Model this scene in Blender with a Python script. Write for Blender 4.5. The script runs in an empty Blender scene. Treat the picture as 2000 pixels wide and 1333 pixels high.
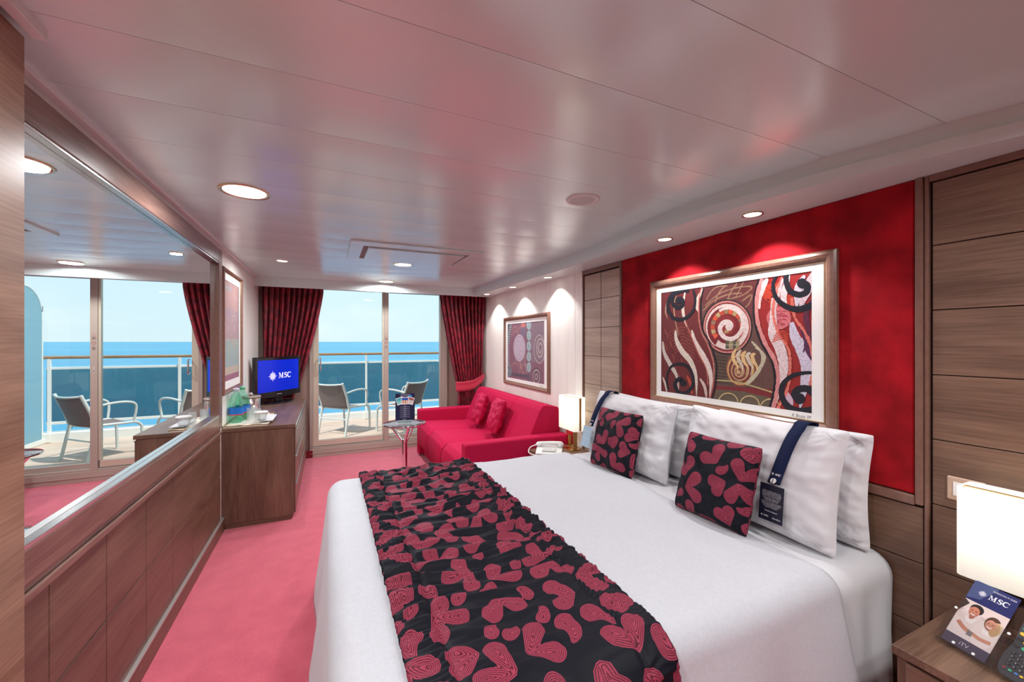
import bpy, math, random
import numpy as np
from mathutils import Vector, noise as mnoise

PI = math.pi
SC = bpy.context.scene
COL = SC.collection

# ------------------------------------------------------------------ camera
F = 788.0
A = math.atan(359.0 / F)
SA, CA = math.sin(A), math.cos(A)
CAMH = 1.40
cam = bpy.data.cameras.new('camera')
cam.sensor_width = 36.0
cam.lens = F / 2000.0 * 36.0
cam.shift_y = 0.0005
cam.clip_start = 0.02
cam.clip_end = 60000
camo = bpy.data.objects.new('camera', cam)
COL.objects.link(camo)
camo.location = (0, 0, CAMH)
camo.rotation_euler = (PI / 2, 0, -A)
SC.camera = camo

SC.view_settings.view_transform = 'Standard'
SC.view_settings.look = 'None'
SC.view_settings.gamma = 1.0
SC.view_settings.use_curve_mapping = False
SC.view_settings.exposure = 0.0
SC.cycles.transparent_max_bounces = 32

# ------------------------------------------------------------------ world: hazy summer sky
w = bpy.data.worlds.new('sky')
SC.world = w
w.use_nodes = True
nt = w.node_tree
nt.nodes.clear()
tc = nt.nodes.new('ShaderNodeTexCoord')
sx = nt.nodes.new('ShaderNodeSeparateXYZ')
rp = nt.nodes.new('ShaderNodeValToRGB')
rp.color_ramp.elements[0].position = 0.0
rp.color_ramp.elements[0].color = (0.68, 0.83, 0.90, 1)
rp.color_ramp.elements[1].position = 0.6
rp.color_ramp.elements[1].color = (0.42, 0.66, 0.92, 1)
e = rp.color_ramp.elements.new(0.12); e.color = (0.64, 0.83, 0.94, 1)
ns = nt.nodes.new('ShaderNodeTexNoise'); ns.inputs['Scale'].default_value = 5.0; ns.inputs['Detail'].default_value = 6
mp = nt.nodes.new('ShaderNodeMapping'); mp.inputs['Scale'].default_value = (1, 1, 2.6)
cr = nt.nodes.new('ShaderNodeValToRGB')
cr.color_ramp.elements[0].position = 0.50; cr.color_ramp.elements[0].color = (0, 0, 0, 1)
cr.color_ramp.elements[1].position = 0.78; cr.color_ramp.elements[1].color = (0.55, 0.55, 0.55, 1)
mx = nt.nodes.new('ShaderNodeMixRGB'); mx.inputs[2].default_value = (0.85, 0.92, 0.97, 1)
bg = nt.nodes.new('ShaderNodeBackground'); bg.inputs['Strength'].default_value = 1.22
wo = nt.nodes.new('ShaderNodeOutputWorld')
L = nt.links
L.new(tc.outputs['Generated'], sx.inputs[0]); L.new(sx.outputs['Z'], rp.inputs[0])
L.new(tc.outputs['Generated'], mp.inputs[0]); L.new(mp.outputs[0], ns.inputs['Vector'])
L.new(ns.outputs['Fac'], cr.inputs[0]); L.new(cr.outputs[0], mx.inputs[0])
L.new(rp.outputs[0], mx.inputs[1]); L.new(mx.outputs[0], bg.inputs[0]); L.new(bg.outputs[0], wo.inputs[0])

sun = bpy.data.lights.new('sun', 'SUN'); sun.energy = 4.2; sun.angle = 0.02; sun.color = (1, 0.96, 0.9)
suno = bpy.data.objects.new('sun', sun); COL.objects.link(suno)
suno.rotation_euler = (math.radians(17), math.radians(-22), 0)   # comes from behind the ship, over its roof

# lamp strengths (the lamps themselves are made in their builders)
P_BIG = 15.5      # wide ceiling downlights
P_SMALL = 7.0
P_SPOT = 20.0     # soffit spots washing the wall
P_TABLE = 0.8
WARM = (0.97, 0.985, 1.0)
NEUT = (1.0, 0.985, 0.98)

# ------------------------------------------------------------------ helpers
def ray(px, py):
    u = (px - 1000.0) / F; v = (667.5 - py) / F
    return Vector((SA + u * CA, CA - u * SA, v))
def onX(px, py, X):
    d = ray(px, py); t = X / d.x; return Vector((X, d.y * t, CAMH + d.z * t))
def onY(px, py, Y):
    d = ray(px, py); t = Y / d.y; return Vector((d.x * t, Y, CAMH + d.z * t))
def onZ(px, py, Z):
    d = ray(px, py); t = (Z - CAMH) / d.z; return Vector((d.x * t, d.y * t, Z))

def lin(c):
    return tuple(((x / 255.0) / 12.92 if x / 255.0 <= 0.04045 else (((x / 255.0) + 0.055) / 1.055) ** 2.4) for x in c)

MATS = {}
def newmat(name):
    m = bpy.data.materials.new(name); m.use_nodes = True
    n = m.node_tree.nodes; b = n['Principled BSDF']
    MATS[name] = m
    return m, m.node_tree, b
def pmat(name, col, rough=0.5, metal=0.0, spec=0.5, sheen=0.0, noise=0.0, nscale=30, bump=0.0, bscale=200, emit=None, estr=0, sub=0, coat=0):
    m, t, b = newmat(name)
    b.inputs['Base Color'].default_value = (*col, 1)
    b.inputs['Roughness'].default_value = rough
    b.inputs['Metallic'].default_value = metal
    b.inputs['Specular IOR Level'].default_value = spec
    b.inputs['Sheen Weight'].default_value = sheen
    b.inputs['Coat Weight'].default_value = coat
    if emit:
        b.inputs['Emission Color'].default_value = (*emit, 1); b.inputs['Emission Strength'].default_value = estr
    tcn = t.nodes.new('ShaderNodeTexCoord')
    if noise:
        ns = t.nodes.new('ShaderNodeTexNoise'); ns.inputs['Scale'].default_value = nscale; ns.inputs['Detail'].default_value = 5
        mx = t.nodes.new('ShaderNodeMixRGB')
        mx.inputs[1].default_value = (*[max(0, c * (1 - noise)) for c in col], 1)
        mx.inputs[2].default_value = (*[min(1, c * (1 + noise)) for c in col], 1)
        t.links.new(tcn.outputs['Object'], ns.inputs['Vector'])
        rr = t.nodes.new('ShaderNodeValToRGB'); rr.color_ramp.elements[0].position = .35; rr.color_ramp.elements[1].position = .65
        t.links.new(ns.outputs['Fac'], rr.inputs[0]); t.links.new(rr.outputs[0], mx.inputs[0]); t.links.new(mx.outputs[0], b.inputs['Base Color'])
    if bump:
        n2 = t.nodes.new('ShaderNodeTexNoise'); n2.inputs['Scale'].default_value = bscale; n2.inputs['Detail'].default_value = 3
        bp = t.nodes.new('ShaderNodeBump'); bp.inputs['Strength'].default_value = bump; bp.inputs['Distance'].default_value = 0.002
        t.links.new(tcn.outputs['Object'], n2.inputs['Vector']); t.links.new(n2.outputs['Fac'], bp.inputs['Height']); t.links.new(bp.outputs[0], b.inputs['Normal'])
    return m
def wood(name, axis, dark, light, rough=0.38):
    m, t, b = newmat(name)
    tcn = t.nodes.new('ShaderNodeTexCoord')
    def branch(lo, hi, detail, dist):
        mpn = t.nodes.new('ShaderNodeMapping'); s = [hi] * 3; s[axis] = lo
        mpn.inputs['Scale'].default_value = s
        nn = t.nodes.new('ShaderNodeTexNoise'); nn.inputs['Scale'].default_value = 1; nn.inputs['Detail'].default_value = detail
        nn.inputs['Distortion'].default_value = dist
        t.links.new(tcn.outputs['Object'], mpn.inputs[0]); t.links.new(mpn.outputs[0], nn.inputs['Vector'])
        return nn.outputs['Fac']
    f1 = branch(1.1, 9, 4, 0.8); f2 = branch(6, 160, 6, 0.1)
    ad = t.nodes.new('ShaderNodeMath'); ad.operation = 'MULTIPLY_ADD'; ad.inputs[1].default_value = 0.55
    m2 = t.nodes.new('ShaderNodeMath'); m2.operation = 'MULTIPLY'; m2.inputs[1].default_value = 0.45
    t.links.new(f2, m2.inputs[0]); t.links.new(f1, ad.inputs[0]); t.links.new(m2.outputs[0], ad.inputs[2])
    rr = t.nodes.new('ShaderNodeValToRGB'); rr.color_ramp.elements[0].position = .36; rr.color_ramp.elements[1].position = .64
    rr.color_ramp.elements[0].color = (*dark, 1); rr.color_ramp.elements[1].color = (*light, 1)
    t.links.new(ad.outputs[0], rr.inputs[0]); t.links.new(rr.outputs[0], b.inputs['Base Color'])
    b.inputs['Roughness'].default_value = rough
    bp = t.nodes.new('ShaderNodeBump'); bp.inputs['Strength'].default_value = 0.08; bp.inputs['Distance'].default_value = 0.001
    t.links.new(f2, bp.inputs['Height']); t.links.new(bp.outputs[0], b.inputs['Normal'])
    return m
def thin_glass(name, tint=(1, 1, 1), fac=1.0, rough=0.0, ior=1.45, diffuse=None, dfac=0):
    m = bpy.data.materials.new(name); m.use_nodes = True; t = m.node_tree; t.nodes.clear()
    tr = t.nodes.new('ShaderNodeBsdfTransparent'); tr.inputs[0].default_value = (*tint, 1)
    gl = t.nodes.new('ShaderNodeBsdfGlossy'); gl.inputs['Roughness'].default_value = rough
    lw = t.nodes.new('ShaderNodeLayerWeight'); lw.inputs[0].default_value = .5
    pw = t.nodes.new('ShaderNodeMath'); pw.operation = 'POWER'; pw.inputs[1].default_value = 4.0
    mul = t.nodes.new('ShaderNodeMath'); mul.operation = 'MULTIPLY_ADD'; mul.inputs[1].default_value = min(1, .75 * fac); mul.inputs[2].default_value = .04 * fac
    mul.use_clamp = True
    mx = t.nodes.new('ShaderNodeMixShader'); out = t.nodes.new('ShaderNodeOutputMaterial')
    t.links.new(lw.outputs['Facing'], pw.inputs[0]); t.links.new(pw.outputs[0], mul.inputs[0]); t.links.new(mul.outputs[0], mx.inputs[0])
    src = tr
    if diffuse:
        df = t.nodes.new('ShaderNodeBsdfTranslucent'); df.inputs[0].default_value = (*diffuse, 1)
        m1 = t.nodes.new('ShaderNodeMixShader'); m1.inputs[0].default_value = dfac
        t.links.new(tr.outputs[0], m1.inputs[1]); t.links.new(df.outputs[0], m1.inputs[2]); src = m1
    t.links.new(src.outputs[0], mx.inputs[1]); t.links.new(gl.outputs[0], mx.inputs[2]); t.links.new(mx.outputs[0], out.inputs[0])
    return m
def colattr(name, rough=0.5, spec=0.4, emit=0.0, grain=0.0):
    m, t, b = newmat(name)
    a = t.nodes.new('ShaderNodeAttribute'); a.attribute_name = 'Col'
    src = a.outputs['Color']
    if grain:
        tcn = t.nodes.new('ShaderNodeTexCoord'); ns = t.nodes.new('ShaderNodeTexNoise'); ns.inputs['Scale'].default_value = 160; ns.inputs['Detail'].default_value = 6
        rr = t.nodes.new('ShaderNodeValToRGB'); rr.color_ramp.elements[0].position = .35; rr.color_ramp.elements[1].position = .65
        g = 1 - grain
        rr.color_ramp.elements[0].color = (g, g, g, 1); rr.color_ramp.elements[1].color = (1, 1, 1, 1)
        mx = t.nodes.new('ShaderNodeMixRGB'); mx.blend_type = 'MULTIPLY'; mx.inputs[0].default_value = 1
        t.links.new(tcn.outputs['Object'], ns.inputs['Vector']); t.links.new(ns.outputs['Fac'], rr.inputs[0])
        t.links.new(a.outputs['Color'], mx.inputs[1]); t.links.new(rr.outputs[0], mx.inputs[2]); src = mx.outputs[0]
    t.links.new(src, b.inputs['Base Color'])
    b.inputs['Roughness'].default_value = rough; b.inputs['Specular IOR Level'].default_value = spec
    if emit:
        t.links.new(src, b.inputs['Emission Color']); b.inputs['Emission Strength'].default_value = emit
    return m

WD, WL = lin((90, 66, 53)), lin((130, 101, 83))
M_WX = wood('walnut_x', 0, WD, WL); M_WY = wood('walnut_y', 1, WD, WL); M_WZ = wood('walnut_z', 2, WD, WL)
M_WYR = wood('walnut_rail', 1, lin((104, 74, 64)), lin((150, 116, 104)), 0.28)
M_OAK = wood('pale_walnut', 1, lin((156, 134, 118)), lin((188, 168, 152)), 0.4)
M_CAB = wood('cabinet_walnut', 1, lin((134, 98, 76)), lin((180, 142, 116)), 0.35)
M_DARK = pmat('dark_groove', (0.012, 0.007, 0.005), 0.8)
M_CEIL = pmat('ceiling_lacquer', (0.68, 0.83, 0.82), 0.22, spec=0.5, metal=0.05)
M_CEIL.node_tree.nodes['Principled BSDF'].inputs['IOR'].default_value = 2.1
M_SOFF = pmat('soffit_lacquer', (0.67, 0.78, 0.775), 0.28)
M_CREAM = wood('cream_panel', 2, lin((234, 230, 222)), lin((244, 242, 236)), 0.45)
M_TRIMW = pmat('white_trim', (0.74, 0.72, 0.70), 0.35)
M_BACK = pmat('cream_wall', (0.72, 0.70, 0.66), 0.5)
M_RED = pmat('red_suede', (0.31, 0.006, 0.012), 0.9, spec=.15, sheen=0.03, noise=0.28, nscale=7, bump=0.25, bscale=500)
M_MIRROR = pmat('mirror_silver', (0.93, 0.95, 0.95), 0.0, metal=1.0)
M_SILV = pmat('silver_edge', (0.62, 0.60, 0.58), 0.22, metal=0.9)
M_ALU = pmat('bronze_aluminium', lin((178, 166, 154)), 0.35, metal=0.1)
M_ALUW = pmat('champagne_aluminium', lin((206, 198, 178)), 0.35, metal=0.2)
M_GLASS = thin_glass('window_glass', (0.97, 0.99, 0.98), 0.5)
M_RAILG = thin_glass('tinted_rail_glass', (0.47, 0.54, 0.54), .6)
M_CLEAR = thin_glass('clear_glass', (0.97, 0.98, 0.98), 1.0, diffuse=(.9, .92, .92), dfac=.10)
M_ACRYL = thin_glass('clear_acrylic', (0.93, 0.93, 0.92), 1.3)
M_GREENG = thin_glass('green_bottle', (0.70, 0.97, 0.85), 1.0, diffuse=(.45, .9, .7), dfac=.10)
M_FROST = thin_glass('frosted_partition', (0.5, 0.6, 0.6), 0.5, 0.3, diffuse=(0.75, 0.86, 0.86), dfac=0.8)
M_PAINT = pmat('white_marine_paint', (0.80, 0.80, 0.76), 0.4)
M_DECK = wood('teak_deck', 0, lin((186, 160, 142)), lin((222, 198, 180)), 0.5)
M_TEAK = wood('teak_rail', 0, lin((140, 100, 66)), lin((190, 150, 108)), 0.35)
M_CHAIRF = pmat('grey_white_frame', lin((206, 212, 208)), 0.35)
M_SLING = pmat('taupe_sling', lin((120, 106, 102)), 0.75, noise=0.2, nscale=260, bump=0.2, bscale=400)
M_SOFA = pmat('red_sofa_fabric', (0.47, 0.005, 0.055), 0.8, spec=.2, sheen=0.0, noise=0.08, nscale=220, bump=0.15, bscale=700)
M_SOFC = pmat('crimson_cushion', (0.46, 0.002, 0.055), 0.6, spec=.3, sheen=0.0, noise=0.18, nscale=60, bump=0.2, bscale=150)
M_WHITE = pmat('white_cotton', (0.64, 0.645, 0.67), 0.75, sheen=0.15, bump=0.12, bscale=60)
M_DUVET = pmat('white_duvet', (0.53, 0.55, 0.59), 0.8, sheen=0.2, noise=0.03, nscale=90, bump=0.2, bscale=120)
M_NAVY = pmat('navy_ribbon', (0.008, 0.014, 0.05), 0.85, spec=.2)
M_BLACKP = pmat('black_gloss', (0.012, 0.012, 0.014), 0.08, spec=0.6)
M_BRASS = pmat('polished_brass', (0.72, 0.50, 0.22), 0.12, metal=1.0)
M_GOLD = pmat('pale_gold', (0.75, 0.62, 0.40), 0.25, metal=1.0)
M_CHROME = pmat('chrome', (0.80, 0.80, 0.82), 0.06, metal=1.0)
M_PLASW = pmat('white_plastic', (0.78, 0.78, 0.76), 0.3)
M_BEIGE = pmat('beige_switch_plate', lin((188, 160, 140)), 0.35)
M_MAT = pmat('white_passepartout', (0.82, 0.81, 0.79), 0.7)
M_FRAMEW = pmat('frame_wood', lin((134, 98, 84)), 0.25, noise=.08, nscale=40)
M_FRAMEZ = pmat('frame_wood_upright', lin((122, 90, 78)), 0.28, noise=.08, nscale=40)
M_PRINT = colattr('art_print', 0.45, grain=0.35)
M_INK = colattr('printed_card', 0.4)
M_SCREEN = colattr('tv_screen', 0.12, emit=0.42)
M_REDCARPET = pmat('red_skirting', (0.20, 0.006, 0.015), 0.9)
M_LAMPON = pmat('lit_lamp_disc', (1, 1, 1), 0.5, emit=(1, 0.98, 0.95), estr=7)
M_TRAY = pmat('ivory_tray', (0.80, 0.76, 0.66), 0.3)
M_STEEL = pmat('brushed_steel', (0.7, 0.68, 0.66), 0.2, metal=1.0)

# carpet: short pile with fine speckle
m, t, b = newmat('carpet')
tcn = t.nodes.new('ShaderNodeTexCoord')
n1 = t.nodes.new('ShaderNodeTexNoise'); n1.inputs['Scale'].default_value = 260; n1.inputs['Detail'].default_value = 4
n2 = t.nodes.new('ShaderNodeTexNoise'); n2.inputs['Scale'].default_value = 9; n2.inputs['Detail'].default_value = 5
mm = t.nodes.new('ShaderNodeMath'); mm.operation = 'MULTIPLY_ADD'; mm.inputs[1].default_value = 0.65
mb = t.nodes.new('ShaderNodeMath'); mb.operation = 'MULTIPLY'; mb.inputs[1].default_value = 0.35
rr = t.nodes.new('ShaderNodeValToRGB'); rr.color_ramp.elements[0].position = .35; rr.color_ramp.elements[1].position = .65
rr.color_ramp.elements[0].color = (0.50, 0.062, 0.105, 1); rr.color_ramp.elements[1].color = (0.70, 0.115, 0.17, 1)
for n in (n1, n2): t.links.new(tcn.outputs['Object'], n.inputs['Vector'])
t.links.new(n1.outputs['Fac'], mm.inputs[0]); t.links.new(n2.outputs['Fac'], mb.inputs[0]); t.links.new(mb.outputs[0], mm.inputs[2])
t.links.new(mm.outputs[0], rr.inputs[0]); t.links.new(rr.outputs[0], b.inputs['Base Color'])
bp = t.nodes.new('ShaderNodeBump'); bp.inputs['Strength'].default_value = .5; bp.inputs['Distance'].default_value = .003
t.links.new(n1.outputs['Fac'], bp.inputs['Height']); t.links.new(bp.outputs[0], b.inputs['Normal'])
b.inputs['Roughness'].default_value = .95; b.inputs['Sheen Weight'].default_value = .4
M_CARPET = m

# curtain: dark red damask with round leaf shapes
m, t, b = newmat('curtain_damask')
at = t.nodes.new('ShaderNodeAttribute'); at.attribute_name = 'leaf'
r1 = t.nodes.new('ShaderNodeValToRGB')
r1.color_ramp.elements[0].position = .48; r1.color_ramp.elements[0].color = (0.13, 0.003, 0.014, 1)
r1.color_ramp.elements[1].position = .52; r1.color_ramp.elements[1].color = (0.25, 0.005, 0.020, 1)
ma = t.nodes.new('ShaderNodeMath'); ma.operation = 'MULTIPLY_ADD'; ma.inputs[1].default_value = 40; ma.inputs[2].default_value = .5
t.links.new(at.outputs['Fac'], ma.inputs[0]); t.links.new(ma.outputs[0], r1.inputs[0]); t.links.new(r1.outputs[0], b.inputs['Base Color'])
b.inputs['Roughness'].default_value = .5; b.inputs['Sheen Weight'].default_value = .05
M_CURT = m

# black fabric with stitched pink leaves (distance to the leaf edge is stored on the vertices)
m, t, b = newmat('leaf_jacquard')
at = t.nodes.new('ShaderNodeAttribute'); at.attribute_name = 'leaf'
ins = t.nodes.new('ShaderNodeMath'); ins.operation = 'GREATER_THAN'; ins.inputs[1].default_value = 0.0
mu = t.nodes.new('ShaderNodeMath'); mu.operation = 'MULTIPLY'; mu.inputs[1].default_value = 2 * PI / 0.0046
sn = t.nodes.new('ShaderNodeMath'); sn.operation = 'SINE'
rg = t.nodes.new('ShaderNodeValToRGB'); rg.color_ramp.elements[0].position = .0; rg.color_ramp.elements[1].position = .55
rg.color_ramp.elements[0].color = (0.050, 0.006, 0.012, 1); rg.color_ramp.elements[1].color = (0.31, 0.042, 0.080, 1)
ad = t.nodes.new('ShaderNodeMath'); ad.operation = 'MULTIPLY_ADD'; ad.inputs[1].default_value = .5; ad.inputs[2].default_value = .5
tcn = t.nodes.new('ShaderNodeTexCoord'); nn = t.nodes.new('ShaderNodeTexNoise'); nn.inputs['Scale'].default_value = 420; nn.inputs['Detail'].default_value = 2
nm = t.nodes.new('ShaderNodeMath'); nm.operation = 'MULTIPLY_ADD'; nm.inputs[1].default_value = 1.0; nm.inputs[2].default_value = -.5
s2 = t.nodes.new('ShaderNodeMath'); s2.operation = 'ADD'
mx = t.nodes.new('ShaderNodeMixRGB'); mx.inputs[1].default_value = (0.006, 0.007, 0.012, 1)
t.links.new(at.outputs['Fac'], ins.inputs[0]); t.links.new(at.outputs['Fac'], mu.inputs[0]); t.links.new(mu.outputs[0], sn.inputs[0])
t.links.new(sn.outputs[0], ad.inputs[0]); t.links.new(tcn.outputs['Object'], nn.inputs['Vector']); t.links.new(nn.outputs['Fac'], nm.inputs[0])
t.links.new(ad.outputs[0], s2.inputs[0]); t.links.new(nm.outputs[0], s2.inputs[1]); t.links.new(s2.outputs[0], rg.inputs[0])
t.links.new(ins.outputs[0], mx.inputs[0]); t.links.new(rg.outputs[0], mx.inputs[2]); t.links.new(mx.outputs[0], b.inputs['Base Color'])
b.inputs['Roughness'].default_value = .55; b.inputs['Sheen Weight'].default_value = .0; b.inputs['Specular IOR Level'].default_value = .15
bp = t.nodes.new('ShaderNodeBump'); bp.inputs['Strength'].default_value = .35; bp.inputs['Distance'].default_value = .001
ml = t.nodes.new('ShaderNodeMath'); ml.operation = 'MULTIPLY'
t.links.new(ins.outputs[0], ml.inputs[0]); t.links.new(s2.outputs[0], ml.inputs[1]); t.links.new(ml.outputs[0], bp.inputs['Height']); t.links.new(bp.outputs[0], b.inputs['Normal'])
M_LEAF = m

# sea
m, t, b = newmat('sea_water')
tcn = t.nodes.new('ShaderNodeTexCoord')
mpn = t.nodes.new('ShaderNodeMapping'); mpn.inputs['Scale'].default_value = (.10, .22, .1)
nn = t.nodes.new('ShaderNodeTexNoise'); nn.inputs['Scale'].default_value = 1.0; nn.inputs['Detail'].default_value = 9; nn.inputs['Roughness'].default_value = .6
bp = t.nodes.new('ShaderNodeBump'); bp.inputs['Strength'].default_value = .55; bp.inputs['Distance'].default_value = 1.2
mp2 = t.nodes.new('ShaderNodeMapping'); mp2.inputs['Scale'].default_value = (.0011, .0035, 1)
n2 = t.nodes.new('ShaderNodeTexNoise'); n2.inputs['Scale'].default_value = 1.0; n2.inputs['Detail'].default_value = 5
rr = t.nodes.new('ShaderNodeValToRGB'); rr.color_ramp.elements[0].position = .35; rr.color_ramp.elements[1].position = .7
rr.color_ramp.elements[0].color = (0.02, 0.24, 0.41, 1); rr.color_ramp.elements[1].color = (0.05, 0.36, 0.54, 1)
t.links.new(tcn.outputs['Object'], mpn.inputs[0]); t.links.new(mpn.outputs[0], nn.inputs['Vector']); t.links.new(nn.outputs['Fac'], bp.inputs['Height'])
t.links.new(bp.outputs[0], b.inputs['Normal']); t.links.new(tcn.outputs['Object'], mp2.inputs[0]); t.links.new(mp2.outputs[0], n2.inputs['Vector'])
t.links.new(n2.outputs['Fac'], rr.inputs[0]); t.links.new(rr.outputs[0], b.inputs['Base Color'])
b.inputs['Roughness'].default_value = .35; b.inputs['IOR'].default_value = 1.33
M_SEA = m

# ---- mesh builder
class MB:
    def __init__(s): s.v = []; s.f = []; s.sm = []
    def add(s, vs, fs, smooth=False):
        k = len(s.v); s.v += [tuple(p) for p in vs]
        for f in fs: s.f.append([k + i for i in f]); s.sm.append(smooth)
        return s
    def box(s, x0, x1, y0, y1, z0, z1):
        vs = [(x, y, z) for z in (z0, z1) for y in (y0, y1) for x in (x0, x1)]
        return s.add(vs, [(0, 2, 3, 1), (4, 5, 7, 6), (0, 1, 5, 4), (2, 6, 7, 3), (0, 4, 6, 2), (1, 3, 7, 5)])
    def obox(s, c, ax, ay, az, hx, hy, hz):
        c = Vector(c); ax = Vector(ax).normalized() * hx; ay = Vector(ay).normalized() * hy; az = Vector(az).normalized() * hz
        vs = [c + ax * i + ay * j + az * k for k in (-1, 1) for j in (-1, 1) for i in (-1, 1)]
        return s.add(vs, [(0, 2, 3, 1), (4, 5, 7, 6), (0, 1, 5, 4), (2, 6, 7, 3), (0, 4, 6, 2), (1, 3, 7, 5)])
    def tube(s, pts, r, n=12, caps=True, closed=False):
        pts = [Vector(p) for p in pts]; N = len(pts)
        rs = r if isinstance(r, (list, tuple)) else [r] * N
        tan = []
        for i in range(N):
            a = pts[(i - 1) % N] if (closed or i > 0) else pts[i]
            c = pts[(i + 1) % N] if (closed or i < N - 1) else pts[i]
            tan.append((c - a).normalized())
        up = Vector((0, 0, 1)) if abs(tan[0].z) < .9 else Vector((1, 0, 0))
        nrm = (up - tan[0] * up.dot(tan[0])).normalized()
        vs = []
        for i in range(N):
            nrm = (nrm - tan[i] * nrm.dot(tan[i])).normalized(); bi = tan[i].cross(nrm)
            for k in range(n):
                a = 2 * PI * k / n
                vs.append(pts[i] + (nrm * math.cos(a) + bi * math.sin(a)) * rs[i])
        fs = []
        for i in range(N if closed else N - 1):
            j = (i + 1) % N
            for k in range(n):
                l = (k + 1) % n; fs.append((i * n + k, i * n + l, j * n + l, j * n + k))
        s.add(vs, fs, True)
        if caps and not closed:
            s.add(vs[:n], [tuple(range(n))[::-1]]); s.add(vs[-n:], [tuple(range(n))])
        return s
    def lathe(s, prof, c=(0, 0, 0), n=32, caps=False, smooth=True):
        vs = []; fs = []
        for (r, z) in prof:
            for k in range(n):
                a = 2 * PI * k / n; vs.append((c[0] + r * math.cos(a), c[1] + r * math.sin(a), c[2] + z))
        for i in range(len(prof) - 1):
            for k in range(n):
                l = (k + 1) % n; fs.append((i * n + k, i * n + l, (i + 1) * n + l, (i + 1) * n + k))
        if caps:
            fs.append(tuple(range(n))[::-1]); fs.append(tuple((len(prof) - 1) * n + k for k in range(n)))
        return s.add(vs, fs, smooth)
    def prism(s, poly, axis, a, b):
        """poly: 2D points, extruded along axis between a and b"""
        def P(p, h):
            q = list(p); q.insert(axis, h); return tuple(q)
        n = len(poly)
        vs = [P(p, a) for p in poly] + [P(p, b) for p in poly]
        fs = [tuple(range(n))[::-1], tuple(range(n, 2 * n))] + [(i, (i + 1) % n, n + (i + 1) % n, n + i) for i in range(n)]
        return s.add(vs, fs)
    def grid(s, P, nu, nv, smooth=True, flip=False):
        """P(i,j) -> point for i in 0..nu, j in 0..nv"""
        vs = [P(i, j) for i in range(nu + 1) for j in range(nv + 1)]
        fs = []
        for i in range(nu):
            for j in range(nv):
                q = (i * (nv + 1) + j, (i + 1) * (nv + 1) + j, (i + 1) * (nv + 1) + j + 1, i * (nv + 1) + j + 1)
                fs.append(q[::-1] if flip else q)
        return s.add(vs, fs, smooth)

WL_ = {}
def obj(name, mb, mat, parent=None, origin=None, bev=0, seg=2, solid=0, subs=0, attr=None, recalc=True):
    import bmesh
    if parent is not None: o0 = WL_[parent.name]
    elif origin is not None: o0 = Vector(origin)
    else:
        a = np.array(mb.v); mn = a.min(0); mxx = a.max(0); o0 = Vector(((mn[0] + mxx[0]) / 2, (mn[1] + mxx[1]) / 2, mn[2]))
    me = bpy.data.meshes.new(name)
    me.from_pydata([tuple(Vector(p) - o0) for p in mb.v], [], mb.f)
    for p, sm in zip(me.polygons, mb.sm): p.use_smooth = sm
    if attr is not None:
        at = me.attributes.new('leaf', 'FLOAT', 'POINT'); at.data.foreach_set('value', np.asarray(attr, dtype=np.float32))
    me.materials.append(mat)
    if recalc and attr is None:
        bm = bmesh.new(); bm.from_mesh(me); bmesh.ops.recalc_face_normals(bm, faces=bm.faces); bm.to_mesh(me); bm.free()
    me.update()
    o = bpy.data.objects.new(name, me); COL.objects.link(o)
    if parent is not None: o.parent = parent; o.location = (0, 0, 0)
    else: o.location = o0
    WL_[o.name] = o0
    if solid:
        md = o.modifiers.new('solid', 'SOLIDIFY'); md.thickness = solid; md.offset = -1
    if bev:
        md = o.modifiers.new('bevel', 'BEVEL'); md.width = bev; md.segments = seg; md.limit_method = 'ANGLE'; md.angle_limit = math.radians(35)
    if subs:
        md = o.modifiers.new('sub', 'SUBSURF'); md.levels = subs; md.render_levels = subs
    return o
def tag(o, label, cat, group=None, kind=None):
    o['label'] = label; o['category'] = cat
    if group: o['group'] = group
    if kind: o['kind'] = kind
    return o
def thing(name, label, cat, loc, group=None, kind=None):
    o = bpy.data.objects.new(name, None); COL.objects.link(o); o.location = loc; o.empty_display_size = .1
    WL_[o.name] = Vector(loc)
    return tag(o, label, cat, group, kind)
def struct(o):
    o['kind'] = 'structure'; return o
def dup(root, loc, rotz, label=None):
    r = root.copy(); COL.objects.link(r); r.location = loc; r.rotation_euler = (0, 0, rotz)
    if label: r['label'] = label
    for ch in list(root.children):
        c = ch.copy(); COL.objects.link(c); c.parent = r
        for g in list(ch.children):
            d = g.copy(); COL.objects.link(d); d.parent = c
    return r
def B(x0, x1, y0, y1, z0, z1): return MB().box(x0, x1, y0, y1, z0, z1)

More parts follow.
